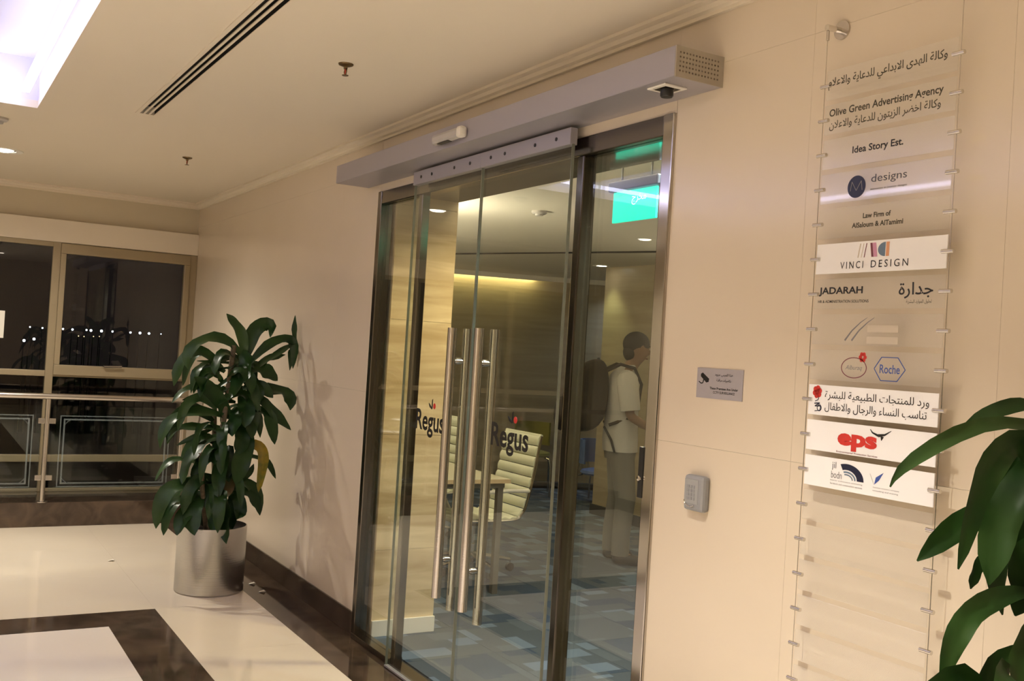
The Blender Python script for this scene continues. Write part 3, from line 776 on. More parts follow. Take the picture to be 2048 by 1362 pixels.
m_keyfield = mat('keypad_face', (.34, .34, .34), .45)
kp = empty('access_keypad', (6.15, 0, 1.16), 'grey plastic access keypad on the wall below the camera notice', 'keypad')
kb = box('housing', m_greyplastic, 6.112, 6.202, -.030, 0, 1.103, 1.213, kp, bevel=.010)
box('key_field', m_keyfield, 6.118, 6.180, -.0315, -.0295, 1.125, 1.200, kp, bevel=.001)
for i in range(3):
    for j in range(4):
        box('key', m_greyplastic, 6.130+i*.013, 6.140+i*.013, -.0328, -.0315, 1.137+j*.012, 1.146+j*.012, kp)
b = MB(); pts = [Vector((p[0], -.0318, p[1])) for p in arc(6.146, 1.134, .026, .018, math.pi, math.pi*1.75, 14)]
b.tube(pts, .0018, 6).build('chrome_curve', m_chrome, kp, smooth=True)

# ------------------------------------------------------------------ CEILING THINGS
sl = empty('slot_diffuser', (SX0, (SY0+SY1)/2, ZC), 'long white linear slot air diffuser in the corridor ceiling', 'air diffuser')
W_ = SY1-SY0
box('plenum', m_hole, SX0, SX1, SY0, SY1, ZC+.05, ZC+.06, sl)
for a in ((SX0, SX1, SY0-.001, SY0+.001), (SX0, SX1, SY1-.001, SY1+.001)): box('side_plate', m_hole, *a, ZC+.002, ZC+.06, sl)
for a in ((SX0-.02, SX1, SY0-.016, SY0+.004), (SX0-.02, SX1, SY1-.004, SY1+.016), (SX0-.02, SX0+.002, SY0, SY1)): box('flange', m_cornice, *a, ZC-.004, ZC, sl, bevel=.001)
for k in (1, 2):
    y = SY0+W_*k/3; box('blade', m_cornice, SX0, SX1, y-.005, y+.005, ZC-.002, ZC+.003, sl)
def sprinkler(x, y, label):
    t = empty('sprinkler', (x, y, ZC), label, 'sprinkler')
    MB().lathe([(.001, 0), (.032, 0), (.030, -.005), (.012, -.012), (.001, -.012)], (x, y, ZC), 20).build('escutcheon', m_spr, t, smooth=True)
    MB().tube([(x, y, ZC-.01), (x, y, ZC-.022)], .008, 10).build('body', m_spr, t, smooth=True)
    for s in (-1, 1): MB().tube([(x+.006*s, y, ZC-.02), (x+.013*s, y, ZC-.032), (x+.004*s, y, ZC-.047)], .0026, 6).build('frame_arm', m_spr, t, smooth=True)
    MB().tube([(x, y, ZC-.022), (x, y, ZC-.045)], .003, 8).build('bulb', m_inkred, t)
    MB().lathe([(.001, -.047), (.014, -.047), (.013, -.049), (.001, -.049)], (x, y, ZC), 14).build('deflector', m_spr, t)
m_spr = mat('brass_sprinkler', (.20, .14, .07), .3, .9)
sprinkler(4.57, -.648, 'brass sprinkler head in the ceiling above the glass doors')
sprinkler(1.73, -.643, 'brass sprinkler head in the ceiling above the potted plant by the windows')
t = empty('smoke_detector', (2.13, -1.775, ZC), 'round smoke detector on the ceiling beside the glowing coffer', 'smoke detector')
MB().lathe([(.001, 0), (.05, 0), (.05, -.012), (.04, -.02), (.001, -.02)], (2.13, -1.775, ZC), 28).build('base', m_lightplastic, t, smooth=True)
MB().lathe([(.001, -.02), (.028, -.02), (.024, -.034), (.001, -.036)], (2.13, -1.775, ZC), 24).build('dome', m_lightplastic, t, smooth=True)
t = empty('smoke_detector', (3.0, 1.3, OZ), 'round smoke detector on the office ceiling', 'smoke detector')
MB().lathe([(.001, 0), (.05, 0), (.05, -.012), (.04, -.02), (.001, -.02)], (3.0, 1.3, OZ), 28).build('base', m_lightplastic, t, smooth=True)
MB().lathe([(.001, -.02), (.028, -.02), (.024, -.03), (.001, -.032)], (3.0, 1.3, OZ), 24).build('dome', m_lightplastic, t, smooth=True)

# ------------------------------------------------------------------ GLASS RAILING
rg = empty('glass_railing', (-.03, -1.2, .186), 'stainless steel railing with etched glass panels in front of the windows', 'railing')
RX = -.035; ys = [-.165, -1.185, -2.205, -3.225]
MB().tube([(RX, YF+.02, 1.005), (RX, -.10, 1.005), (RX, -.02, 1.005)], .024, 16).build('handrail', m_steel, rg, smooth=True)
for y in ys:
    p = MB().tube([(RX, y, .186), (RX, y, .985)], .0175, 16).build('post', m_steel, rg, smooth=True)
    MB().lathe([(.018, .016), (.020, .012), (.045, .006), (.045, 0), (.018, 0)], (RX, y, .186), 24).build('base_flange', m_steel, p, smooth=True)
    for z in (.375, .815):
        for s in (-1, 1):
            if (y == ys[0] and s > 0): continue
            box('glass_clamp', m_steel, RX-.014, RX+.014, min(y+s*.014, y+s*.062), max(y+s*.014, y+s*.062), z-.020, z+.020, rg, bevel=.003)
for a, b2 in zip(ys[1:], ys):
    y0, y1, z0, z1 = a+.04, b2-.04, .225, .935
    g = box('glass_panel', m_railglass, RX-.004, RX+.004, y0, y1, z0, z1, rg)
    e = MB()
    for inset, wdt in ((.055, .008), (.08, .012)):
        a0, a1, c0, c1 = y0+inset, y1-inset, z0+inset+.02, z1-inset-.02
        xx = RX+.0042
        e.box(xx, xx+.0004, a0, a1, c0, c0+wdt); e.box(xx, xx+.0004, a0, a1, c1-wdt, c1)
        e.box(xx, xx+.0004, a0, a0+wdt, c0+wdt, c1-wdt); e.box(xx, xx+.0004, a1-wdt, a1, c0+wdt, c1-wdt)
    ins = .08; rad = .09
    for (cy, cz, s0) in ((y0+ins, z0+ins+.02, 0), (y1-ins, z0+ins+.02, 1), (y1-ins, z1-ins-.02, 2), (y0+ins, z1-ins-.02, 3)):
        sy = 1 if s0 in (0, 3) else -1; sz = 1 if s0 in (0, 1) else -1
        pts = [(cy+sy*(rad-rad*math.cos(t)*1.0), cz+sz*(rad-rad*math.sin(t))) for t in [k*math.pi/2/8 for k in range(9)]]
        for k in range(8):
            p, q = pts[k], pts[k+1]
            e.obox((xx+.0002, (p[0]+q[0])/2, (p[1]+q[1])/2), (.0002, 0, 0), (0, (q[0]-p[0])/2, (q[1]-p[1])/2), (0, -(q[1]-p[1])*.12, (q[0]-p[0])*.12))
    e.build('etched_border', m_etch, g)
nb = box('pane_strip', m_white, X0-.027, X0-.026, -1.56, -1.487, 1.43, 1.65)  # narrow white sheet set against the window glass
setp(nb, 'upright white strip on the window pane beside the mullion', 'notice')

# ------------------------------------------------------------------ PLANTS
rnd = random.Random(4)
def leaf_mesh(path, width, roll=0.0, fold=.22, face=Vector((.72, -.45, .5))):
    """strap leaf: smooth midrib through path, tapering blade folded along the midrib"""
    sp = spline([Vector(p) for p in path], max(2, 14//(len(path)-1)))
    m = len(sp); L = [0]
    for i in range(1, m): L.append(L[-1]+(sp[i]-sp[i-1]).length)
    b = MB()
    for i, p in enumerate(sp):
        s = L[i]/L[-1]
        t = (sp[min(i+1, m-1)]-sp[max(i-1, 0)]).normalized()
        side = t.cross(face)
        if side.length < .15: side = t.cross(Vector((.1, -.3, 1)))
        side.normalize(); nn = side.cross(t).normalized()
        side2 = side*math.cos(roll)+nn*math.sin(roll); nn2 = nn*math.cos(roll)-side*math.sin(roll)
        wv = width*.5*(.34+.66*math.sin(min(1, s/.42)*math.pi/2))*(1-max(0, (s-.62)/.38)**2.6)
        wv = max(wv, .0015)
        rip = .22*wv*math.sin(s*15+width*190)
        b.v += [tuple(p+side2*wv+nn2*(wv*fold+rip)), tuple(p+side2*wv*.5+nn2*wv*fold*.4), tuple(p), tuple(p-side2*wv*.5+nn2*wv*fold*.4), tuple(p-side2*wv+nn2*(wv*fold-rip))]
    for i in range(m-1):
        for k in range(4):
            a = i*5+k; b.f.append((a, a+1, a+6, a+5))
    return b
def add_leaf(root, path, width, m, roll=0.0, fold=.22):
    o = leaf_mesh(path, width, roll, fold).build('leaf', m, root, smooth=True)
    return o
def pot(root, x, y, r, h):
    b = MB().lathe([(r*.97, 0), (r, .006), (r, h), (r-.006, h), (r-.008, h-.06), (.01, h-.06)], (x, y, 0), 48)
    b.build('planter', m_steelpot, root, smooth=True)
    MB().lathe([(.005, h-.055), (r-.01, h-.06), (r-.01, h-.075), (.005, h-.075)], (x, y, 0), 32).build('soil', m_soil, root)
# plant by the windows
PX, PYY = 2.29, -.47
pl1 = empty('potted_plant', (PX, PYY, 0), 'tall corn plant with drooping green leaves in a round steel planter by the windows', 'plant')
pot(pl1, PX, PYY, .205, .40)
def pz(zx, zy, dx=0.0): return at(280+zx*.455, 600+zy*.455, 0, PX+dx)
canes = [([(0.02, -.02, .33), (.03, .0, .8), (.03, .03, 1.2), (.03, .05, 1.50)], .016), ([(-.05, .04, .33), (-.06, .0, .75), (-.07, -.02, 1.15)], .015), ([(.07, -.05, .33), (.10, -.10, .62), (.12, -.13, .85)], .014)]
for pth, r in canes:
    MB().tube([(PX+p[0], PYY+p[1], p[2]) for p in pth], r, 10).build('cane', m_cane, pl1, smooth=True)
LV = [
 ([(460, 250), (445, 150), (380, 60)], 45, .05, 2), ([(470, 250), (495, 150), (540, 108), (580, 120), (572, 165)], 60, .0, 1),
 ([(440, 240), (400, 190), (330, 165), (250, 190), (205, 250), (212, 305)], 52, .06, 2), ([(440, 260), (370, 232), (335, 280), (330, 328)], 48, .1, 1),
 ([(445, 230), (470, 280), (440, 360), (400, 430)], 85, .16, 1), ([(470, 290), (560, 200), (640, 170), (700, 205), (742, 305)], 42, .0, 1),
 ([(640, 185), (685, 190), (683, 130), (695, 68)], 26, -.02, 1), ([(480, 320), (600, 240), (660, 205), (715, 250), (715, 312)], 34, -.06, 1),
 ([(395, 505), (340, 430), (290, 380), (238, 338)], 58, .14, 1), ([(420, 410), (300, 380), (200, 395), (140, 452)], 42, .05, 2),
 ([(420, 450), (300, 425), (185, 440)], 38, .0, 1), ([(400, 520), (270, 490), (150, 520), (100, 590), (88, 655)], 52, .08, 2),
 ([(390, 570), (260, 558), (160, 570), (118, 625)], 42, .02, 2), ([(370, 590), (270, 640), (210, 720), (185, 810)], 64, .14, 1),
 ([(390, 570), (345, 640), (328, 725)], 48, .16, 1), ([(450, 590), (470, 620), (445, 710), (420, 810)], 72, .16, 1),
 ([(440, 500), (500, 480), (560, 500), (580, 560), (592, 635)], 52, .06, 1), ([(470, 450), (530, 440), (600, 510), (672, 572)], 48, .04, 1),
 ([(470, 410), (540, 395), (620, 400), (662, 440), (668, 485)], 62, .0, 1), ([(500, 410), (560, 400), (640, 398), (722, 402)], 36, -.05, 2),
 ([(440, 620), (520, 640), (545, 700), (520, 845)], 44, .08, 3), ([(400, 690), (392, 800), (358, 885)], 54, .12, 4),
 ([(380, 640), (362, 700), (345, 780), (352, 862)], 56, .18, 1), ([(430, 680), (500, 690), (560, 715), (596, 785)], 30, .02, 1),
 ([(390, 830), (440, 835), (490, 860), (522, 925)], 42, .05, 1), ([(370, 860), (378, 920), (375, 1000), (380, 1072)], 48, .24, 1),
 ([(390, 850), (430, 870), (442, 930), (425, 965)], 52, .12, 1), ([(290, 850), (250, 870), (228, 950), (240, 1035)], 72, .2, 1),
 ([(280, 830), (230, 810), (140, 825), (90, 900), (70, 1005)], 62, .08, 2), ([(280, 870), (220, 870), (140, 905), (103, 1035)], 62, .14, 1),
 ([(280, 890), (250, 900), (190, 955), (163, 1035)], 62, .18, 2), ([(300, 720), (170, 700), (110, 730), (66, 795)], 38, .04, 2),
 ([(420, 500), (480, 540), (492, 610)], 44, .1, 1), ([(455, 300), (540, 310), (605, 355)], 72, .05, 1), ([(450, 390), (520, 375), (585, 430)], 50, .08, 1),
 ([(430, 470), (420, 520), (405, 600)], 60, .14, 1), ([(450, 330), (500, 380), (510, 460)], 70, .1, 1), ([(440, 420), (470, 480), (460, 560)], 64, .12, 1),
 ([(420, 540), (450, 600), (430, 680)], 60, .1, 1), ([(400, 640), (380, 720), (390, 800)], 55, .06, 1), ([(330, 780), (300, 840), (310, 930)], 60, .12, 1),
 ([(330, 850), (340, 930), (320, 1020)], 66, .16, 1), ([(360, 720), (300, 690), (255, 750), (250, 830)], 52, .1, 1), ([(350, 640), (280, 600), (220, 640), (180, 700)], 40, .0, 2),
 ([(440, 300), (380, 300), (300, 320), (225, 330)], 22, .0, 1), ([(440, 280), (360, 275), (250, 268)], 18, -.05, 1), ([(330, 560), (240, 600), (160, 640)], 20, -.02, 1),
 ([(400, 820), (430, 800), (480, 760), (500, 720)], 26, .0, 1), ([(300, 790), (220, 800), (160, 860), (130, 960)], 56, .0, 2), ([(440, 260), (520, 290), (560, 260), (640, 240)], 40, -.04, 1),
 ([(430, 560), (480, 580), (500, 640), (560, 660)], 26, .0, 1), ([(380, 800), (420, 860), (400, 940), (405, 1010)], 60, .05, 1), ([(310, 820), (270, 900), (290, 1000)], 66, .05, 1)]
mats = {1: m_leaf, 2: m_leaf2, 3: m_leafyellow, 4: m_leafbrown}
for pts, wz, dx, k in LV:
    n = len(pts)
    path = [pz(p[0], p[1], dx*(i/(n-1))+ .02) for i, p in enumerate(pts)]
    path = [Vector((p.x, min(p.y, -.035), max(p.z, .12))) for p in path]
    add_leaf(pl1, path, wz*.00141*1.08, mats[k], roll=rnd.uniform(-.55, .55), fold=.2)
for k in range(30):
    zb = rnd.uniform(.52, 1.42); az = rnd.uniform(0, 2*math.pi); L = rnd.uniform(.16, .27); c, s_ = math.cos(az), math.sin(az)
    bx, by = PX+.03+rnd.uniform(-.04, .04), PYY+.01+rnd.uniform(-.05, .04)
    path = [(bx, by, zb), (bx+c*L*.45, by+s_*L*.45, zb+L*.28), (bx+c*L*.85, by+s_*L*.85, zb+L*.05), (bx+c*L, by+s_*L, zb-L*.55)]
    path = [Vector((p[0], min(p[1], -.05), p[2])) for p in path]
    add_leaf(pl1, path, rnd.uniform(.05, .075), mats[1 if rnd.random() < .7 else 2], roll=rnd.uniform(-.6, .6), fold=.2)
# plant in the foreground beside the plates
QX, QY = 7.47, -.36
pl2 = empty('potted_plant', (QX, QY, 0), 'corn plant with long glossy leaves standing beside the directory plates', 'plant')
pot(pl2, QX, QY, .19, .40)
def pf(x, y, dep): 
    d = ray(x, y); return CAM+d*dep
MB().tube([(QX, QY, .33), (QX+.01, QY, .7), (QX, QY+.01, 1.1), (QX+.005, QY, 1.42)], .016, 10).build('cane', m_cane, pl2, smooth=True)
MB().tube([(QX-.05, QY-.03, .33), (QX-.045, QY-.03, .6), (QX-.03, QY-.035, .98)], .014, 10).build('cane', m_cane, pl2, smooth=True)
FV = [
 ([(2110, 870), (2060, 812), (1990, 822), (1928, 850)], 46, 1.92, 1.92, 1, .3), ([(2105, 900), (2050, 850), (1960, 852), (1870, 892), (1802, 940), (1780, 974)], 46, 1.9, 1.80, 2, .25),
 ([(2110, 900), (2060, 880), (2020, 920), (2000, 965)], 66, 1.86, 1.84, 1, .2), ([(2080, 1000), (2010, 1015), (1920, 1050), (1834, 1122)], 74, 1.9, 1.84, 1, .3),
 ([(1990, 1090), (1965, 1120), (1952, 1145), (1941, 1178)], 38, 1.95, 1.97, 1, .2), ([(2090, 900), (2048, 960), (2000, 1050), (1978, 1170)], 96, 1.82, 1.76, 1, .15),
 ([(2060, 1080), (2040, 1120), (2045, 1180), (2030, 1232)], 80, 1.88, 1.84, 1, .1), ([(2060, 1185), (2010, 1190), (1945, 1225), (1905, 1290), (1882, 1372)], 66, 1.84, 1.76, 2, .25),
 ([(2095, 1230), (2060, 1270), (2040, 1330), (2035, 1400)], 66, 1.8, 1.74, 2, .1), ([(2070, 1010), (2010, 1080), (1990, 1150), (2005, 1230)], 62, 1.93, 1.95, 1, .1),
 ([(2080, 960), (2040, 1010), (2020, 1100), (2050, 1160)], 70, 1.9, 1.9, 1, .0), ([(2100, 1000), (2150, 950), (2220, 980), (2260, 1060)], 70, 1.9, 1.95, 1, .1),
 ([(2090, 1080), (2160, 1060), (2230, 1120), (2250, 1200)], 66, 1.88, 1.8, 2, .1), ([(2095, 860), (2120, 780), (2160, 700)], 60, 1.9, 1.95, 1, 0), ([(2090, 1150), (2140, 1180), (2170, 1280)], 66, 1.8, 1.7, 1, .1),
 ([(2060, 1290), (1990, 1330), (1950, 1420), (1930, 1500)], 60, 1.88, 1.84, 1, .1), ([(2070, 1340), (2080, 1420), (2060, 1500)], 60, 1.85, 1.8, 1, .1)]
for pts, wp, d0, d1, k, rl in FV:
    n = len(pts)
    path = [pf(p[0], p[1], d0+(d1-d0)*i/(n-1)) for i, p in enumerate(pts)]
    path = [Vector((p.x, min(p.y, -.07), p.z)) for p in path]
    add_leaf(pl2, path, wp*1.88/FPX*.70, mats[k], roll=rnd.uniform(-.3, .3), fold=.16)

for k in range(26):
    zb = rnd.choice((1.40, 1.36, 1.30, 1.22, .97, .93, .88)); az = rnd.uniform(-1.5, 1.9); L = rnd.uniform(.26, .40); c, s_ = math.cos(az), math.sin(az)
    bx, by = (QX+.005, QY) if zb > 1.1 else (QX-.03, QY-.035)
    path = [(bx, by, zb), (bx+c*L*.4, by+s_*L*.4, zb+L*.3), (bx+c*L*.8, by+s_*L*.8, zb+L*.12), (bx+c*L*1.05, by+s_*L*1.05, zb-L*.35)]
    path = [Vector((p[0], min(p[1], -.06), p[2])) for p in path]
    add_leaf(pl2, path, rnd.uniform(.045, .06), mats[1 if rnd.random() < .6 else 2], roll=rnd.uniform(-.4, .4), fold=.2)

# ------------------------------------------------------------------ OFFICE FURNITURE
tb = empty('meeting_table', (2.16, .92, 0), 'rectangular meeting table with pale top and grey metal legs in the office', 'table')
tp = box('table_top', m_table, 1.35, 2.925, .60, 1.255, .72, .745, tb, bevel=.002)
box('edge_band', m_tabedge, 2.925, 2.928, .60, 1.255, .719, .744, tp)
for x in (1.40, 2.87):
    for y in (.65, 1.205): box('leg', m_tableg, x-.02, x+.02, y-.02, y+.02, 0, .69, tb, bevel=.002)
for a in ((1.38, 2.895, .63, .67), (1.38, 2.895, 1.19, 1.23), (1.38, 1.42, .67, 1.19), (2.85, 2.895, .67, 1.19)): box('apron', m_tableg, *a, .685, .719, tb)

def office_chair(name, label, loc, rz):
    root = empty(name, (0, 0, 0), label, 'chair', 'cream ribbed office chairs')
    # local frame: faces +x; seat from x=-.0 to .5, side to side in y
    sb = [(.28, .415), (.20, .40), (-.02, .395), (-.20, .40), (-.255, .43), (-.29, .50), (-.335, .70), (-.365, .88), (-.385, .985)]
    pr = spline([Vector((p[0], 0, p[1])) for p in sb], 6)
    for s in (-1, 1):
        MB().tube([(p.x, s*.245, p.z) for p in pr], .011, 8).build('side_rail', m_chrome, root, smooth=True)
        MB().tube([(-.30, s*.255, .60), (-.10, s*.30, .61), (.08, s*.30, .60), (.10, s*.295, .52), (.05, s*.26, .40)], .014, 8).build('armrest', m_white, root, smooth=True)
    # ribbed sling pads
    L = [0]
    for i in range(1, len(pr)): L.append(L[-1]+(pr[i]-pr[i-1]).length)
    def pt(s):
        s = max(0, min(s, L[-1]-1e-6))
        for i in range(1, len(L)):
            if s <= L[i]:
                t = (s-L[i-1])/(L[i]-L[i-1]); return pr[i-1].lerp(pr[i], t), (pr[i]-pr[i-1]).normalized()
    npad = 15
    for k in range(npad):
        s0, s1 = L[-1]*k/npad+.003, L[-1]*(k+1)/npad-.003
        if k == npad-1: s1 = L[-1]
        b = MB(); m = 5
        for i in range(m+1):
            s = s0+(s1-s0)*i/m; p, t = pt(s); nn = Vector((t.z, 0, -t.x)); nn = nn if nn.z > 0 or nn.x > 0 else -nn
            bul = .008+.012*math.sin(math.pi*i/m)**.6 if 0 < i < m else .008
            for s_ in (-1, 1): b.v.append((p.x+nn.x*bul, s_*.238, p.z+nn.z*bul))
            for s_ in (-1, 1): b.v.append((p.x-nn.x*.006, s_*.238, p.z-nn.z*.006))
        for i in range(m):
            a = i*4; c = a+4
            b.f += [(a, a+1, c+1, c), (a+3, a+2, c+2, c+3), (a+2, a, c, c+2), (a+1, a+3, c+3, c+1)]
        b.f += [(0, 2, 3, 1), (m*4, m*4+1, m*4+3, m*4+2)]
        b.build('pad', m_leather, root, smooth=True)
    MB().tube([(-.385, -.245, .985), (-.385, .245, .985)], .012, 8).build('top_rail', m_leather, root, smooth=True)
    MB().tube([(.28, -.24, .405), (.28, .24, .405)], .014, 10).build('front_rail', m_leather, root, smooth=True)
    for s in (-1, 1): MB().ball((.285, s*.255, .405), .02, 10, 6).build('rail_cap', m_chrome, root, smooth=True)
    MB().tube([(0, -.2, .37), (0, .2, .37)], .012, 8).build('cross_bar', m_chrome, root, smooth=True)
    box('tilt_mechanism', m_black, -.09, .09, -.06, .06, .33, .385, root, bevel=.006)
    MB().tube([(0, 0, .10), (0, 0, .20), (0, 0, .201), (0, 0, .34)], [.028, .028, .018, .018], 14).build('gas_column', m_chrome, root, smooth=True)
    for k in range(5):
        a = 2*math.pi*k/5+.4; c, s = math.cos(a), math.sin(a)
        lg = MB().tube([(.02*c, .02*s, .125), (.30*c, .30*s, .085)], [.022, .013], 8).build('base_leg', m_chrome, root, smooth=True)
        MB().lathe([(.001, -.012), (.03, -.012), (.03, .012), (.001, .012)], (.30*c, .30*s, .032), 16, axis=0 if abs(s) > .7 else 1).build('caster', m_black, lg, smooth=True)
        MB().tube([(.30*c, .30*s, .05), (.30*c, .30*s, .085)], .008, 8).build('caster_stem', m_chrome, lg)
    root.location = loc; root.rotation_euler = (0, 0, rz)
    return root
office_chair('office_chair', 'cream ribbed leather office chair at the near end of the meeting table', (2.25, 1.36, 0), -math.pi/2)
office_chair('office_chair', 'cream ribbed leather office chair farther along the meeting table', (1.02, 1.50, 0), -math.pi/2)

def cafe_chair(name, label, loc, rz, mseat, low=0.0, cat='chair'):
    root = empty(name, (0, 0, 0), label, cat)
    zs_ = .44-low
    MB().lathe([(.001, zs_-.02), (.19, zs_-.015), (.215, zs_+.005), (.205, zs_+.03), (.12, zs_+.05), (.001, zs_+.055)], (0, 0, 0), 32).build('seat', mseat, root, smooth=True)
    for sx in (-1, 1):
        MB().tube([(sx*.14, .14, zs_-.015), (sx*.19, .19, zs_-.03), (sx*.21, .21, zs_-.12), (sx*.215, .215, 0)], .010, 8).build('leg', m_steel, root, smooth=True)
        MB().tube([(sx*.14, -.14, zs_-.015), (sx*.19, -.19, zs_-.03), (sx*.21, -.21, zs_-.12), (sx*.215, -.215, 0)], .010, 8).build('leg', m_steel, root, smooth=True)
    b = MB(); n = 10
    for z in (zs_+.10, zs_+.36):
        for r in (.225, .205):
            for i in range(n+1):
                a = math.radians(205+130*i/n); b.v.append((r*math.cos(a), r*math.sin(a)*1.05, z))
    m_ = n+1
    for i in range(n):
        b.f += [(i, i+1, 2*m_+i+1, 2*m_+i), (m_+i+1, m_+i, 3*m_+i, 3*m_+i+1), (2*m_+i, 2*m_+i+1, 3*m_+i+1, 3*m_+i), (i+1, i, m_+i, m_+i+1)]
    b.f += [(0, 2*m_, 3*m_, m_), (n, m_+n, 3*m_+n, 2*m_+n)]
    b.build('backrest', mseat, root, smooth=True)
    for sx in (-1, 1): MB().tube([(sx*.10, -.17, zs_+.0), (sx*.10, -.205, zs_+.14)], .009, 8).build('back_support', m_steel, root, smooth=True)
    root.location = loc; root.rotation_euler = (0, 0, rz)
    return root
cafe_chair('lounge_chair', 'low blue tub chair in the recess beside the stone wall', (-.42, 4.38, 0), math.radians(-60), m_blue, .12)
cafe_chair('stool_chair', 'olive seated chair with bent steel legs before the curved wall', (-1.15, 3.95, 0), math.radians(-120), m_yellow, .0)

p = at(908, 770, 0, -1.92)
ws = empty('wall_switch', tuple(p), 'small white switch plate on the curved office wall', 'switch')
MB().obox(p, (.004, .001, 0), (-.012, .045, 0), (0, 0, .075)).build('switch_plate', m_white, ws, bevel=.003)
for dz in (-.033, .033): MB().obox((p.x+.005, p.y, p.z+dz), (.002, .0005, 0), (-.007, .028, 0), (0, 0, .022)).build('rocker', m_black, ws)

# ------------------------------------------------------------------ REFLECTED PERSON AND BACKPACK, BUILT SOLID BEHIND THE GLASS
def skin(name, verts, edges, radii, m, parent, sub=2, root=0):
    me = bpy.data.meshes.new(name); me.from_pydata([tuple(v) for v in verts], edges, [])
    o = bpy.data.objects.new(name, me); col.objects.link(o)
    md = o.modifiers.new('skin', 'SKIN'); md.use_smooth_shade = True
    for i, r in enumerate(radii):
        me.skin_vertices[0].data[i].radius = r if isinstance(r, tuple) else (r, r)
        me.skin_vertices[0].data[i].use_root = (i == root)
    o.modifiers.new('sub', 'SUBSURF').levels = sub
    dg = bpy.context.evaluated_depsgraph_get(); nm = bpy.data.meshes.new_from_object(o.evaluated_get(dg))
    bpy.data.objects.remove(o); bpy.data.meshes.remove(me)
    nm.materials.clear(); nm.materials.append(m); nm.name = name
    nm.polygons.foreach_set('use_smooth', [True]*len(nm.polygons))
    ob = bpy.data.objects.new(name, nm); col.objects.link(ob)
    if parent: ob.parent = parent
    return ob
pe = empty('reflected_person', (0, 0, 0), 'reflection of someone in a pale short-sleeved shirt and grey trousers, built solid inside the glass doors', 'reflected_person')  # mirror image in the door glass, modelled as a solid figure indoors
# local: faces +x, left is +y
V = [(0, 0, .95), (.0, 0, 1.10), (.01, 0, 1.28), (.01, 0, 1.43), (.045, 0, 1.52), (.085, 0, 1.575), (.10, 0, 1.65), (.085, 0, 1.715),   # 0-7 spine, neck, head
     (0, .19, 1.42), (.02, .235, 1.14), (.20, .19, 1.05), (0, -.19, 1.42), (.02, -.235, 1.14), (.20, -.19, 1.05),                          # arms 8-13
     (0, .095, .90), (.02, .10, .50), (-.02, .105, .09), (0, -.095, .90), (.05, -.10, .50), (.02, -.105, .09),                          # legs 14-19
     (.10, .105, .035), (.14, -.105, .035), (.205, 0, 1.625), (.09, .085, 1.645), (.09, -.085, 1.645),                                     # feet, nose, ears 20-24
     (.25, .17, 1.045), (.25, -.17, 1.045)]
E_ = [(0, 1), (1, 2), (2, 3), (3, 4), (4, 5), (5, 6), (6, 7), (3, 8), (8, 9), (9, 10), (3, 11), (11, 12), (12, 13), (0, 14), (14, 15), (15, 16), (0, 17), (17, 18), (18, 19), (16, 20), (19, 21), (6, 22), (6, 23), (6, 24), (10, 25), (13, 26)]
Rr = [(.08, .09), (.07, .085), (.07, .09), (.06, .075), .052, (.07, .062), (.095, .08), (.078, .07), .042, .040, .03, .042, .040, .03, .085, .058, .04, .085, .058, .04, .035, .035, .014, .014, .014, (.036, .018), (.036, .018)]
skin('body', V, E_, Rr, m_skin, pe)
# fingers on both hands, thumbs at the side
for s in (1, -1):
    for k, (dy, ln) in enumerate(((.030, .058), (.010, .068), (-.010, .064), (-.028, .050))):
        x, y, z = .262, s*.165, 1.045
        skin('finger', [(x, y, z+dy), (x+ln*.5, y-s*.008, z+dy+.004), (x+ln*.85, y-s*.03, z+dy+.004)], [(0, 1), (1, 2)], [.0095, .0085, .007], m_skin, pe, 1)
    skin('thumb', [(.225, s*.158, 1.065), (.25, s*.14, 1.10), (.275, s*.132, 1.115)], [(0, 1), (1, 2)], [.0115, .010, .008], m_skin, pe, 1)
# face details: eyes, brows, mouth
for s in (1, -1):
    MB().ball((.183, s*.034, 1.652), .011, 10, 6, (.6, 1, .7)).build('eye', m_white, pe, smooth=True)
    MB().ball((.189, s*.034, 1.652), .005, 8, 6, (.6, 1, 1)).build('iris', m_ink, pe, smooth=True)
    MB().tube([(.186, s*.018, 1.672), (.187, s*.035, 1.677), (.176, s*.054, 1.672)], .004, 6).build('eyebrow', m_hair, pe, smooth=True)
MB().tube([(.160, -.026, 1.578), (.172, 0, 1.577), (.160, .026, 1.578)], .005, 6).build('mouth', mat('lips', (.22, .08, .06), .5), pe, smooth=True)
b = MB().ball((.078, 0, 1.688), .1, 18, 12, (1.06, .90, .98)).ball((.040, 0, 1.625), .07, 14, 10, (.9, 1.05, 1.1))
o = b.build('hair', m_hair, None, smooth=True); o.parent = pe
def loft(b, rings, n=20):
    k0 = len(b.v)
    for (cx, cy, z, rx, ry) in rings:
        for k in range(n):
            a = 2*math.pi*k/n; b.v.append((cx+rx*math.cos(a), cy+ry*math.sin(a), z))
    for i in range(len(rings)-1):
        for k in range(n):
            k2 = (k+1) % n; b.f.append((k0+i*n+k, k0+i*n+k2, k0+(i+1)*n+k2, k0+(i+1)*n+k))
    b.f.append(tuple(k0+k for k in reversed(range(n)))); b.f.append(tuple(k0+(len(rings)-1)*n+k for k in range(n)))
b = MB()
loft(b, [(0, 0, .86, .135, .19), (-.005, 0, .95, .137, .19), (-.005, 0, 1.08, .128, .175), (-.005, 0, 1.22, .128, .185), (-.01, 0, 1.33, .132, .205), (-.01, 0, 1.41, .118, .20), (0, 0, 1.455, .098, .155), (.015, 0, 1.49, .078, .095), (.03, 0, 1.525, .066, .068)])
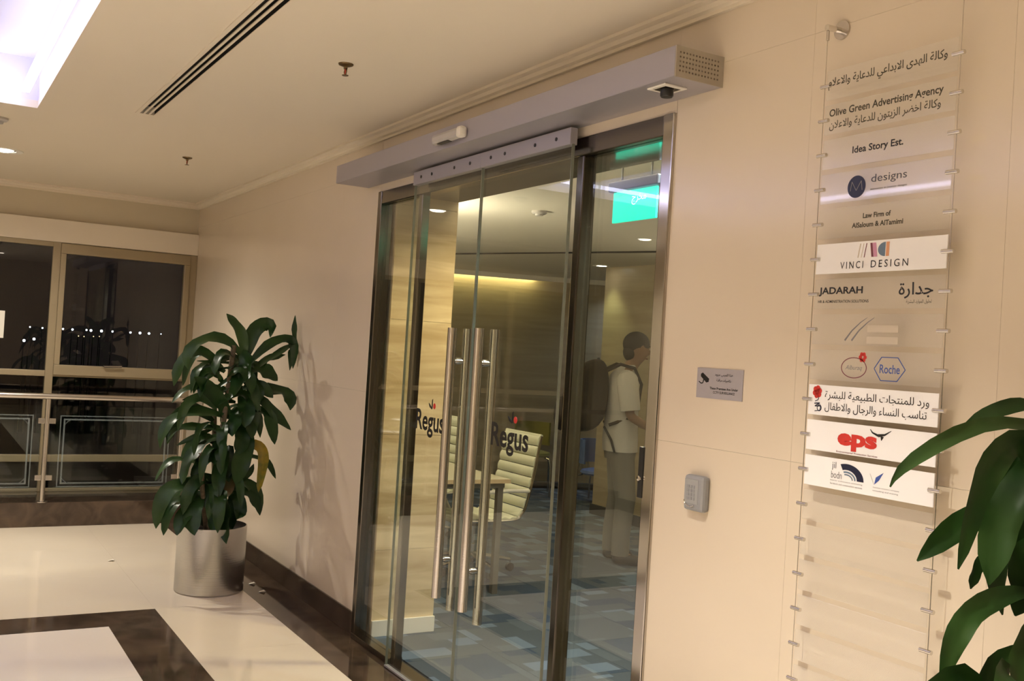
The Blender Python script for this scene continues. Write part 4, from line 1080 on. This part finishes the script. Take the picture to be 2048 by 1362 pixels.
for s in (-1, 1):
    b.tube([(-.005, s*.13, 1.43), (-.005, s*.185, 1.415), (.0, s*.215, 1.35), (.012, s*.232, 1.26), (.022, s*.24, 1.18)], [.06, .08, .082, .078, .076], 14)
o = b.build('shirt', m_shirt, None, smooth=True); o.parent = pe
b = MB()
loft(b, [(0, 0, .80, .115, .165), (0, 0, .86, .125, .178), (0, 0, .98, .12, .168)])
for s, kx, ax in ((1, .02, -.01), (-1, .05, .03)):
    b.tube([(0, s*.085, .90), (.01, s*.09, .78), (kx, s*.10, .50), (ax, s*.108, .25), (ax, s*.11, .075)], [.09, .095, .078, .07, .068], 16)
o = b.build('trousers', m_trouser, None, smooth=True); o.parent = pe
for s, dx in ((1, -.02), (-1, .02)):
    skin('shoe', [(dx-.06, s*.11, .045), (dx+.03, s*.11, .05), (dx+.13, s*.115, .036), (dx+.19, s*.118, .030)], [(0, 1), (1, 2), (2, 3)], [(.045, .042), (.05, .045), (.036, .046), (.028, .036)], m_shoe, pe)
pe.location = (2.24, 2.63, 0); pe.rotation_euler = (0, 0, math.radians(62)); pe.scale = (1.0, 1.0, 1.0)
bk = empty('reflected_backpack', (0, 0, 0), 'large dark brown pack on the back of the reflected figure, built solid', 'reflected_backpack')  # belongs to the same mirror image, also modelled solid
prof_b = [(-.12, 1.04), (-.33, .97), (-.45, 1.05), (-.48, 1.22), (-.43, 1.40), (-.32, 1.53), (-.18, 1.57), (-.12, 1.47)]
b = MB(); n = len(prof_b); rows = [(-.17, .82), (-.14, .97), (0, 1.04), (.14, .97), (.17, .82)]
cx_, cz_ = -.30, 1.27
for y, s in rows: b.v += [(cx_+(p[0]-cx_)*s, y, cz_+(p[1]-cz_)*s) for p in prof_b]
for r in range(len(rows)-1):
    for i in range(n):
        j = (i+1) % n; b.f.append((r*n+i, r*n+j, (r+1)*n+j, (r+1)*n+i))
b.f += [tuple(reversed(range(n))), tuple((len(rows)-1)*n+i for i in range(n))]
o = b.build('pack_body', m_pack, None, smooth=True); o.parent = bk
o.modifiers.new('sub', 'SUBSURF').levels = 2; o.modifiers['sub'].render_levels = 2
b = MB().ball((-.47, 0, 1.12), .11, 16, 10, (.55, 1.2, 1.2)); o = b.build('front_pocket', m_pack, None, smooth=True); o.parent = bk
for s in (-1, 1):
    o = MB().tube([(-.15, s*.10, 1.47), (-.05, s*.11, 1.525), (.06, s*.11, 1.50), (.118, s*.11, 1.38), (.10, s*.13, 1.24), (.02, s*.165, 1.12), (-.12, s*.15, 1.06)], .013, 8).build('shoulder_strap', m_pack, None, smooth=True); o.parent = bk
o = MB().tube([(-.16, -.17, 1.05), (-.10, -.185, .95), (-.07, -.185, .86)], .009, 6).build('loose_strap', m_black, None, smooth=True); o.parent = bk
o = MB().tube([(-.20, -.04, 1.52), (-.21, -.03, 1.56), (-.21, .03, 1.56), (-.20, .04, 1.52)], .008, 6).build('grab_loop', m_black, None, smooth=True); o.parent = bk
bk.location = pe.location; bk.rotation_euler = pe.rotation_euler

# ------------------------------------------------------------------ SCRAPS, NIGHT OUTSIDE
for k, (x, y, lab) in enumerate(((222, 1122, 'pale paper scrap on the cream floor before the railing'), (504, 1168, 'pale paper scrap on the dark floor edge close to the steel planter'), (524, 1184, 'pale paper scrap on the dark floor edge a little farther from the planter'))):
    p = at(x, y, 2, 0); b = MB(); s = .022
    b.v = [(p.x-s, p.y-s*.6, .001), (p.x+s*.3, p.y-s, .001), (p.x+s*1.2, p.y+s*.2, .012), (p.x+s*.2, p.y+s, .004), (p.x-s*.6, p.y+s*.7, .010), (p.x, p.y, .0045)]
    b.v += [(v[0], v[1], v[2]-.0008) for v in b.v]
    for i in range(5): b.f += [(i, (i+1) % 5, 5), (6+(i+1) % 5, 6+i, 11), (i, 6+i, 6+(i+1) % 5, (i+1) % 5)]
    setp(b.build('paper_scrap', m_petal), lab, 'litter')
GZ = -7.0
box('ground_outside', m_night, -200, -12, -120, 120, GZ-.2, GZ, kind='structure')
lampsrc = {}
def street_lamp(x, y, z, r, m, label, group):
    t = empty('street_lamp', (x, y, GZ), label, 'street lamp', group)
    MB().tube([(x, y, GZ), (x, y, z-.1)], [.05, .03], 8).build('pole', m_night, t)
    MB().tube([(x, y, z-.1), (x+.3, y, z+.02), (x+.5, y, z+.03)], .04, 6).build('arm', m_night, t)
    MB().ball((x+.5, y, z), r, 12, 8).build('lamp_globe', m, t, smooth=True)
for px_, py_, r, m in ((60, 654, .07, 0), (85, 656, .08, 0), (126, 658, .09, 0), (145, 659, .10, 0), (173, 660, .09, 0), (182, 661, .12, 0), (203, 662, .13, 0), (225, 663, .09, 0), (261, 665, .10, 0), (280, 666, .12, 0), (298, 667, .11, 0), (322, 668, .05, 0), (48, 681, .13, 0), (68, 678, .13, 0)):
    p = at(px_, py_, 0, -79.5)
    street_lamp(-80, p.y, p.z, r*.75, m_street, 'distant white street lamp glowing in the night outside the window', 'distant white street lamps')
for px_, py_ in ((157, 672), (168, 673), (187, 673), (199, 673)):
    p = at(px_, py_, 0, -89.5)
    street_lamp(-90, p.y, p.z, .05, m_streetdim, 'faint amber street lamp in the night below the white ones', 'faint amber street lamps')
